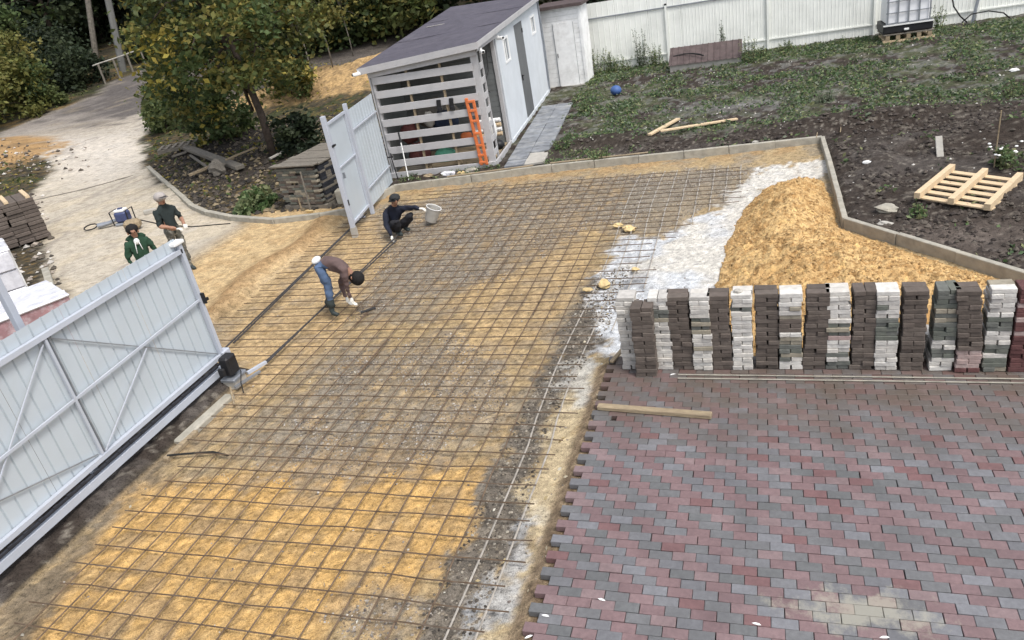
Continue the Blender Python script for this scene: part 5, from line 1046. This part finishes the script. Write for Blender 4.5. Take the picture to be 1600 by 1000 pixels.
def person(label, J, zones, loc, rz, extra, hands, nose=True):
    """J joint -> (pos, radius); zones: list of (jointA, jointB, material)"""
    t = thing('person', label, 'person', loc, rz)
    E = [('pelvis','spine'),('spine','chest'),('chest','neck'),('neck','head'),('head','crown')]
    for s in 'LR': E += [('chest','sh'+s),('sh'+s,'el'+s),('el'+s,'wr'+s),('pelvis','hip'+s),('hip'+s,'kn'+s),('kn'+s,'an'+s),('an'+s,'toe'+s)]
    if nose: E.append(('head','nose'))
    me = skin_mesh('body', J, E, 2); me.name = 'body'
    mats = []; 
    for z in zones:
        if z[2] not in mats: mats.append(z[2])
    for m in mats: me.materials.append(M[m])
    n = len(me.polygons); C = np.zeros(n*3); me.polygons.foreach_get('center', C); C = C.reshape(-1, 3)
    D = np.stack([segd(C, J[a][0] if isinstance(a, str) else a, J[b][0] if isinstance(b, str) else b)-off for a, b, m, off in zones], 1); k = D.argmin(1)
    me.polygons.foreach_set('material_index', np.array([mats.index(z[2]) for z in zones])[k].astype(np.int32)); me.polygons.foreach_set('use_smooth', [True]*n)
    nv = len(me.vertices); co = np.zeros(nv*3); me.vertices.foreach_get('co', co); co = co.reshape(-1, 3); no = np.zeros(nv*3); me.vertices.foreach_get('normal', no); no = no.reshape(-1, 3)
    hd0 = np.array(J['head'][0]); w_ = sst(.13, .2, np.linalg.norm(co-hd0, axis=1))[:, None]
    nz = (fbm(co[:, 0]*9+co[:, 2]*17, co[:, 1]*9-co[:, 2]*11, 7, 3)-.5)*.065+(np.abs(vn(co[:, 2]*24+co[:, 0]*8, co[:, 1]*14+3, 5)-.5)-.25)*.022
    co = co+no*nz[:, None]*w_; me.vertices.foreach_set('co', co.ravel()); me.update()
    bo = link('body', me, t)
    for s, (dirv, nrm, curl, m) in hands.items():
        w = Vector(J['wr'+s][0]); d = Vector(dirv).normalized(); nn = Vector(nrm); nn = (nn-d*nn.dot(d)).normalized(); sd_ = d.cross(nn)
        j = {'w': (w-d*.01, .026), 'p': (w+d*.055, (.038,.022))}; e = [('w','p')]
        for f in range(4):
            o_ = sd_*(.027-.018*f); L = [.075,.085,.08,.062][f]; b0 = w+d*.09+o_; c1 = b0+(d*math.cos(curl)+nn*math.sin(curl))*L*.5; c2 = c1+(d*math.cos(curl*2)+nn*math.sin(curl*2))*L*.5
            j['a%d' % f] = (b0, .0115); j['b%d' % f] = (c1, .0105); j['c%d' % f] = (c2, .009); e += [('p','a%d' % f),('a%d' % f,'b%d' % f),('b%d' % f,'c%d' % f)]
        th = w+d*.035+sd_*.04; j['t0'] = (th, .013); j['t1'] = (th+d*.04+sd_*.015+nn*.02*math.sin(curl), .0105); e += [('p','t0'),('t0','t1')]
        hm = skin_mesh('glove', j, e, 1); hm.materials.append(M[m]); hm.polygons.foreach_set('use_smooth', [True]*len(hm.polygons)); link('glove' if m == 'glove' else 'hand', hm, t)
    for nm, b, m, sm in extra: b.build(nm, m, t, smooth=sm)
    return t
def face(J, fwd, up):
    h = Vector(J['head'][0]); f = Vector(fwd).normalized(); u = Vector(up).normalized(); s = f.cross(u).normalized(); out = []
    for sg in (-1, 1): out.append(('eye', MB().ball(tuple(h+f*.083+u*.012+s*.032*sg), .011, 6, 4), 'hair', True))
    out.append(('mouth', MB().ball(tuple(h+f*.076-u*.05), .014, 6, 4, (1,1,.3)), 'redp', True))
    for sg in (-1, 1): out.append(('ear', MB().ball(tuple(h+s*.084*sg-f*.005), .025, 6, 5, (.6,.8,1.2)), 'skin', True))
    return out
def V3(*a): return np.array(a, float)
# 1: man bending over, side on, head to the right (plane y ~ 5.35)
Y1 = 5.35
def A1(px, py, dy=0): p = onY(px, py, Y1+dy); return V3(p[0], p[1], p[2])
J = {'pelvis': (A1(500,413), .145), 'spine': (A1(513,406), .14), 'chest': (A1(531,414), .15), 'neck': (A1(543,423), .065), 'head': (A1(553,433), .088), 'crown': (A1(559,441), .07), 'nose': (A1(550,442), .02)}
for s, dy in (('L', .17), ('R', -.17)):
    J['sh'+s] = (A1(536,420,dy), .075); J['el'+s] = (A1(541 if s == 'R' else 533,446,dy*.9), .05); J['wr'+s] = (A1(548 if s == 'R' else 541,465,dy*.6), .034)
    J['hip'+s] = (A1(499,417,dy*.55), .1); J['kn'+s] = (A1(513,448,dy*.7), .068); J['an'+s] = (A1(517 if s == 'R' else 515,483,dy*.9), .055); J['toe'+s] = (A1(531 if s == 'R' else 527,492,dy*.9), .042)
for k in ('anL','anR'): J[k] = (V3(J[k][0][0], J[k][0][1], .0), J[k][1])
for k in ('toeL','toeR'): J[k] = (V3(J[k][0][0], J[k][0][1], -.035), J[k][1])
mids = {s: J['kn'+s][0]*.55+J['an'+s][0]*.45 for s in 'LR'}
zo = [('pelvis','spine','maroon',.02),('spine','chest','maroon',.06),('neck','head','skin',0),('head','crown','hair',.02),('head','nose','skin',.0)]
for s in 'LR': zo += [('chest','sh'+s,'maroon',.05),('sh'+s,'el'+s,'maroon',.02),('el'+s,'wr'+s,'maroon',.02),('hip'+s,'kn'+s,'jeans',.06),(tuple(J['kn'+s][0]),tuple(mids[s]),'jeans',.02),(tuple(mids[s]),'an'+s,'rubber',.02),('an'+s,'toe'+s,'rubber',.03)]
hd_ = J['head'][0]; cr = J['crown'][0]
ex = [('undershirt', MB().ball(tuple(J['pelvis'][0]+V3(-.045,0,.075)), .078, 12, 8, (.8,1.4,.75)), 'whitecloth', True),
      ('hair', MB().ball(tuple(hd_*.5+cr*.5+V3(.035,0,.025)), .115, 12, 8, (1,.95,1.08), .04), 'hair', True)]
person('man in a brown sweatshirt and blue jeans bending over the mesh with white gloves', J, zo, (0,0,0), 0, ex+face(J, (-.3,-.2,-.9), (-.9,0,.3)), {'L': ((.35,0,-1), (1,0,0), .5, 'glove'), 'R': ((.3,-.1,-1), (1,0,0), .5, 'glove')})
b = MB(); b.tube([(J['wrR'][0][0]+.1,Y1-.1,-.03),(J['wrR'][0][0]+.3,Y1+.05,-.02)], .02, 6); tag(b.build('tying_tool','black'), 'dark tying tool in front of the bending man', 'tool')
# 2: squatting man reaching for a bucket
def A2(px, py, Y): p = onY(px, py, Y); return V3(p[0], p[1], p[2])
J = {'pelvis': (A2(613,356,9.05), .15), 'spine': (A2(612,343,9.02), .15), 'chest': (A2(614,332,8.98), .155), 'neck': (A2(616,322,8.93), .06), 'head': (A2(617,314,8.88), .088), 'crown': (A2(617,307,8.88), .075), 'nose': (A2(618,318,8.79), .018)}
J.update({'shR': (A2(603,329,8.95), .075), 'elR': (A2(603,350,8.75), .055), 'wrR': (A2(612,369,8.52), .034), 'shL': (A2(627,326,8.98), .072), 'elL': (A2(641,324,8.95), .05), 'wrL': (A2(655,326,8.9), .032),
          'hipR': (A2(608,358,8.98), .1), 'knR': (A2(622,345,8.62), .075), 'anR': (A2(622,367,8.82), .055), 'toeR': (A2(629,371,8.7), .042),
          'hipL': (A2(621,357,9.0), .1), 'knL': (A2(644,334,8.95), .075), 'anL': (A2(632,356,9.05), .055), 'toeL': (A2(640,359,8.97), .042)})
for k, z in (('anR',-.02),('anL',-.02),('toeR',-.05),('toeL',-.05)): J[k] = (V3(J[k][0][0], J[k][0][1], z), J[k][1])
zo = [('pelvis','spine','navy',.02),('spine','chest','navy',.08),('chest','neck','navy',.0),('neck','head','skin',-.01),('head','crown','skin',.0),('head','nose','skin',.0)]
for s in 'LR': zo += [('chest','sh'+s,'navy',.05),('sh'+s,'el'+s,'navy',.02),('el'+s,'wr'+s,'navy',.02),('hip'+s,'kn'+s,'darkcloth',.04),('kn'+s,'an'+s,'darkcloth',.02),('an'+s,'toe'+s,'rubber',.03)]
hd_ = J['head'][0]
ex = [('cap', MB().ball(tuple(hd_+V3(0,.02,.06)), .115, 14, 8, (1,1,.75)).box(tuple(hd_+V3(.01,-.12,.055)), (.15,.1,.02), rx=.25, ch=.005), 'capd', True)]
person('squatting man in dark clothes and cap reaching towards a white bucket', J, zo, (0,0,0), 0, ex+face(J, (.05,-1,-.35), (0,-.3,1)), {'R': ((.15,-.3,-1), (1,0,0), .6, 'glove'), 'L': ((1,-.1,-.05), (0,0,-1), .6, 'glove')})
P = flat(674,350,-.1); t = thing('white_bucket', 'dusty white bucket tilted beside the squatting man', 'bucket', (P[0],P[1],-.02))
t.rotation_euler = (0, .45, .2); b = MB(); b.tube([(0,0,0),(0,0,.30)], [.125,.155], 18, cap=False); b.tube([(0,0,.002),(0,0,.3)], [.115,.148], 18, cap=False); b.add([(.125*math.cos(a),.125*math.sin(a),.0) for a in np.linspace(0,6.283,19)[:-1]], [tuple(range(18))[::-1]]); b.build('pail','conc',t)
b = MB(); b.tube([(.158*math.cos(a),.158*math.sin(a),.3) for a in np.linspace(0,6.283,17)], .008, 6); b.build('rim','white',t); b = MB(); b.tube([(-.155,0,.28),(-.1,-.1,.34),(.0,-.14,.37),(.1,-.1,.34),(.155,0,.28)], .004, 5); b.build('handle','galv',t)
# standing figures
def standing(label, loc, rz, hgt, cl, arms, hands, ex_f, fwd=(1,0,0), headtilt=0):
    k = hgt/1.78; g = lambda x, y, z: V3(x*k, y*k, z*k)   # faces +X
    J = {'pelvis': (g(0,0,.95), .14), 'spine': (g(0,0,1.12), .135), 'chest': (g(.0,0,1.33), .15), 'neck': (g(.01,0,1.5), .06), 'head': (g(.03+headtilt*.3,0,1.62), .1), 'crown': (g(.02,0,1.71), .08), 'nose': (g(.12,0,1.61+headtilt), .018)}
    for s, sg in (('L', 1), ('R', -1)):
        J['sh'+s] = (g(0,.17*sg,1.42), .07); J['el'+s] = (g(*arms[s][0]), .048); J['wr'+s] = (g(*arms[s][1]), .033)
        J['hip'+s] = (g(0,.09*sg,.9), .1); J['kn'+s] = (g(.03,.09*sg,.5), .062); J['an'+s] = (g(.0,.09*sg,.09), .048); J['toe'+s] = (g(.16,.11*sg,.04), .04)
    zo = [('pelvis','spine',cl['top'],.02),('spine','chest',cl['top'],.08),('chest','neck',cl['top'],.0),('neck','head','skin',-.01),('head','crown','skin',.0),('head','nose','skin',0)]
    for s in 'LR': zo += [('chest','sh'+s,cl['top'],.05),('sh'+s,'el'+s,cl['top'],.02),('el'+s,'wr'+s,cl['sleeve'],.02),('hip'+s,'kn'+s,cl['legs'],.05),('kn'+s,'an'+s,cl['legs'],.03),('an'+s,'toe'+s,'rubber',.03)]
    return person(label, J, zo, loc, rz, ex_f(J, k)+face(J, fwd, (0,0,1)), hands)
def exA(J, k):
    h = J['head'][0]; return [('cap', MB().ball(tuple(h+V3(-.01,0,.055)), .122, 14, 8, (1.05,1,.8)).box(tuple(h+V3(.12,0,.06)), (.12,.16,.018), ry=.2, ch=.005), 'capg', True)]
z1 = hz(-9.45,7.47)
standing('man in a pale cap, dark t-shirt and camouflage trousers standing beyond the gate', (-9.5,7.42,z1-.03), math.radians(-20), 1.74, dict(top='darkshirt', sleeve='skin', legs='camo'), {'L': ((.06,.24,1.13),(.32,.12,1.05)), 'R': ((.06,-.24,1.13),(.34,-.06,1.03))}, {'L': ((1,-.3,-.1),(0,0,-1),.8,'glove'), 'R': ((1,.3,0),(0,0,-1),.8,'glove')}, exA)
def exB(J, k):
    h = J['head'][0]; n = J['neck'][0]
    return [('hair', MB().ball(tuple(h+V3(-.04,0,.05)), .115, 14, 8, (.92,.95,.85), .03), 'hair', True), ('hood', MB().ball(tuple(n+V3(-.1,0,-.02)), .13, 12, 8, (.8,1.3,.6), .06), 'greenhood', True),
            ('drawstring', MB().tube([tuple(n+V3(.1,.03,-.05)), tuple(n+V3(.155,.05,-.2))], .007, 5), 'white', True), ('drawstring', MB().tube([tuple(n+V3(.1,-.03,-.05)), tuple(n+V3(.16,-.06,-.24))], .007, 5), 'white', True),
            ('undershirt', MB().ball(tuple(n+V3(.075,0,-.05)), .05, 8, 6, (.8,1,1.2)), 'whitecloth', True)]
z1 = hz(-8.75,5.75)
standing('dark-haired man in a green hoodie looking over the sliding gate', (-8.75,5.75,z1), math.radians(-46), 1.64, dict(top='greenhood', sleeve='greenhood', legs='jeans'), {'L': ((.05,.27,1.12),(.3,.15,1.12)), 'R': ((.05,-.27,1.1),(.26,-.12,.98))}, {'L': ((1,-.3,.1),(0,0,-1),.6,'glove'), 'R': ((1,.3,0),(0,0,-1),.6,'glove')}, exB, headtilt=.04)
bpy.context.view_layer.update()
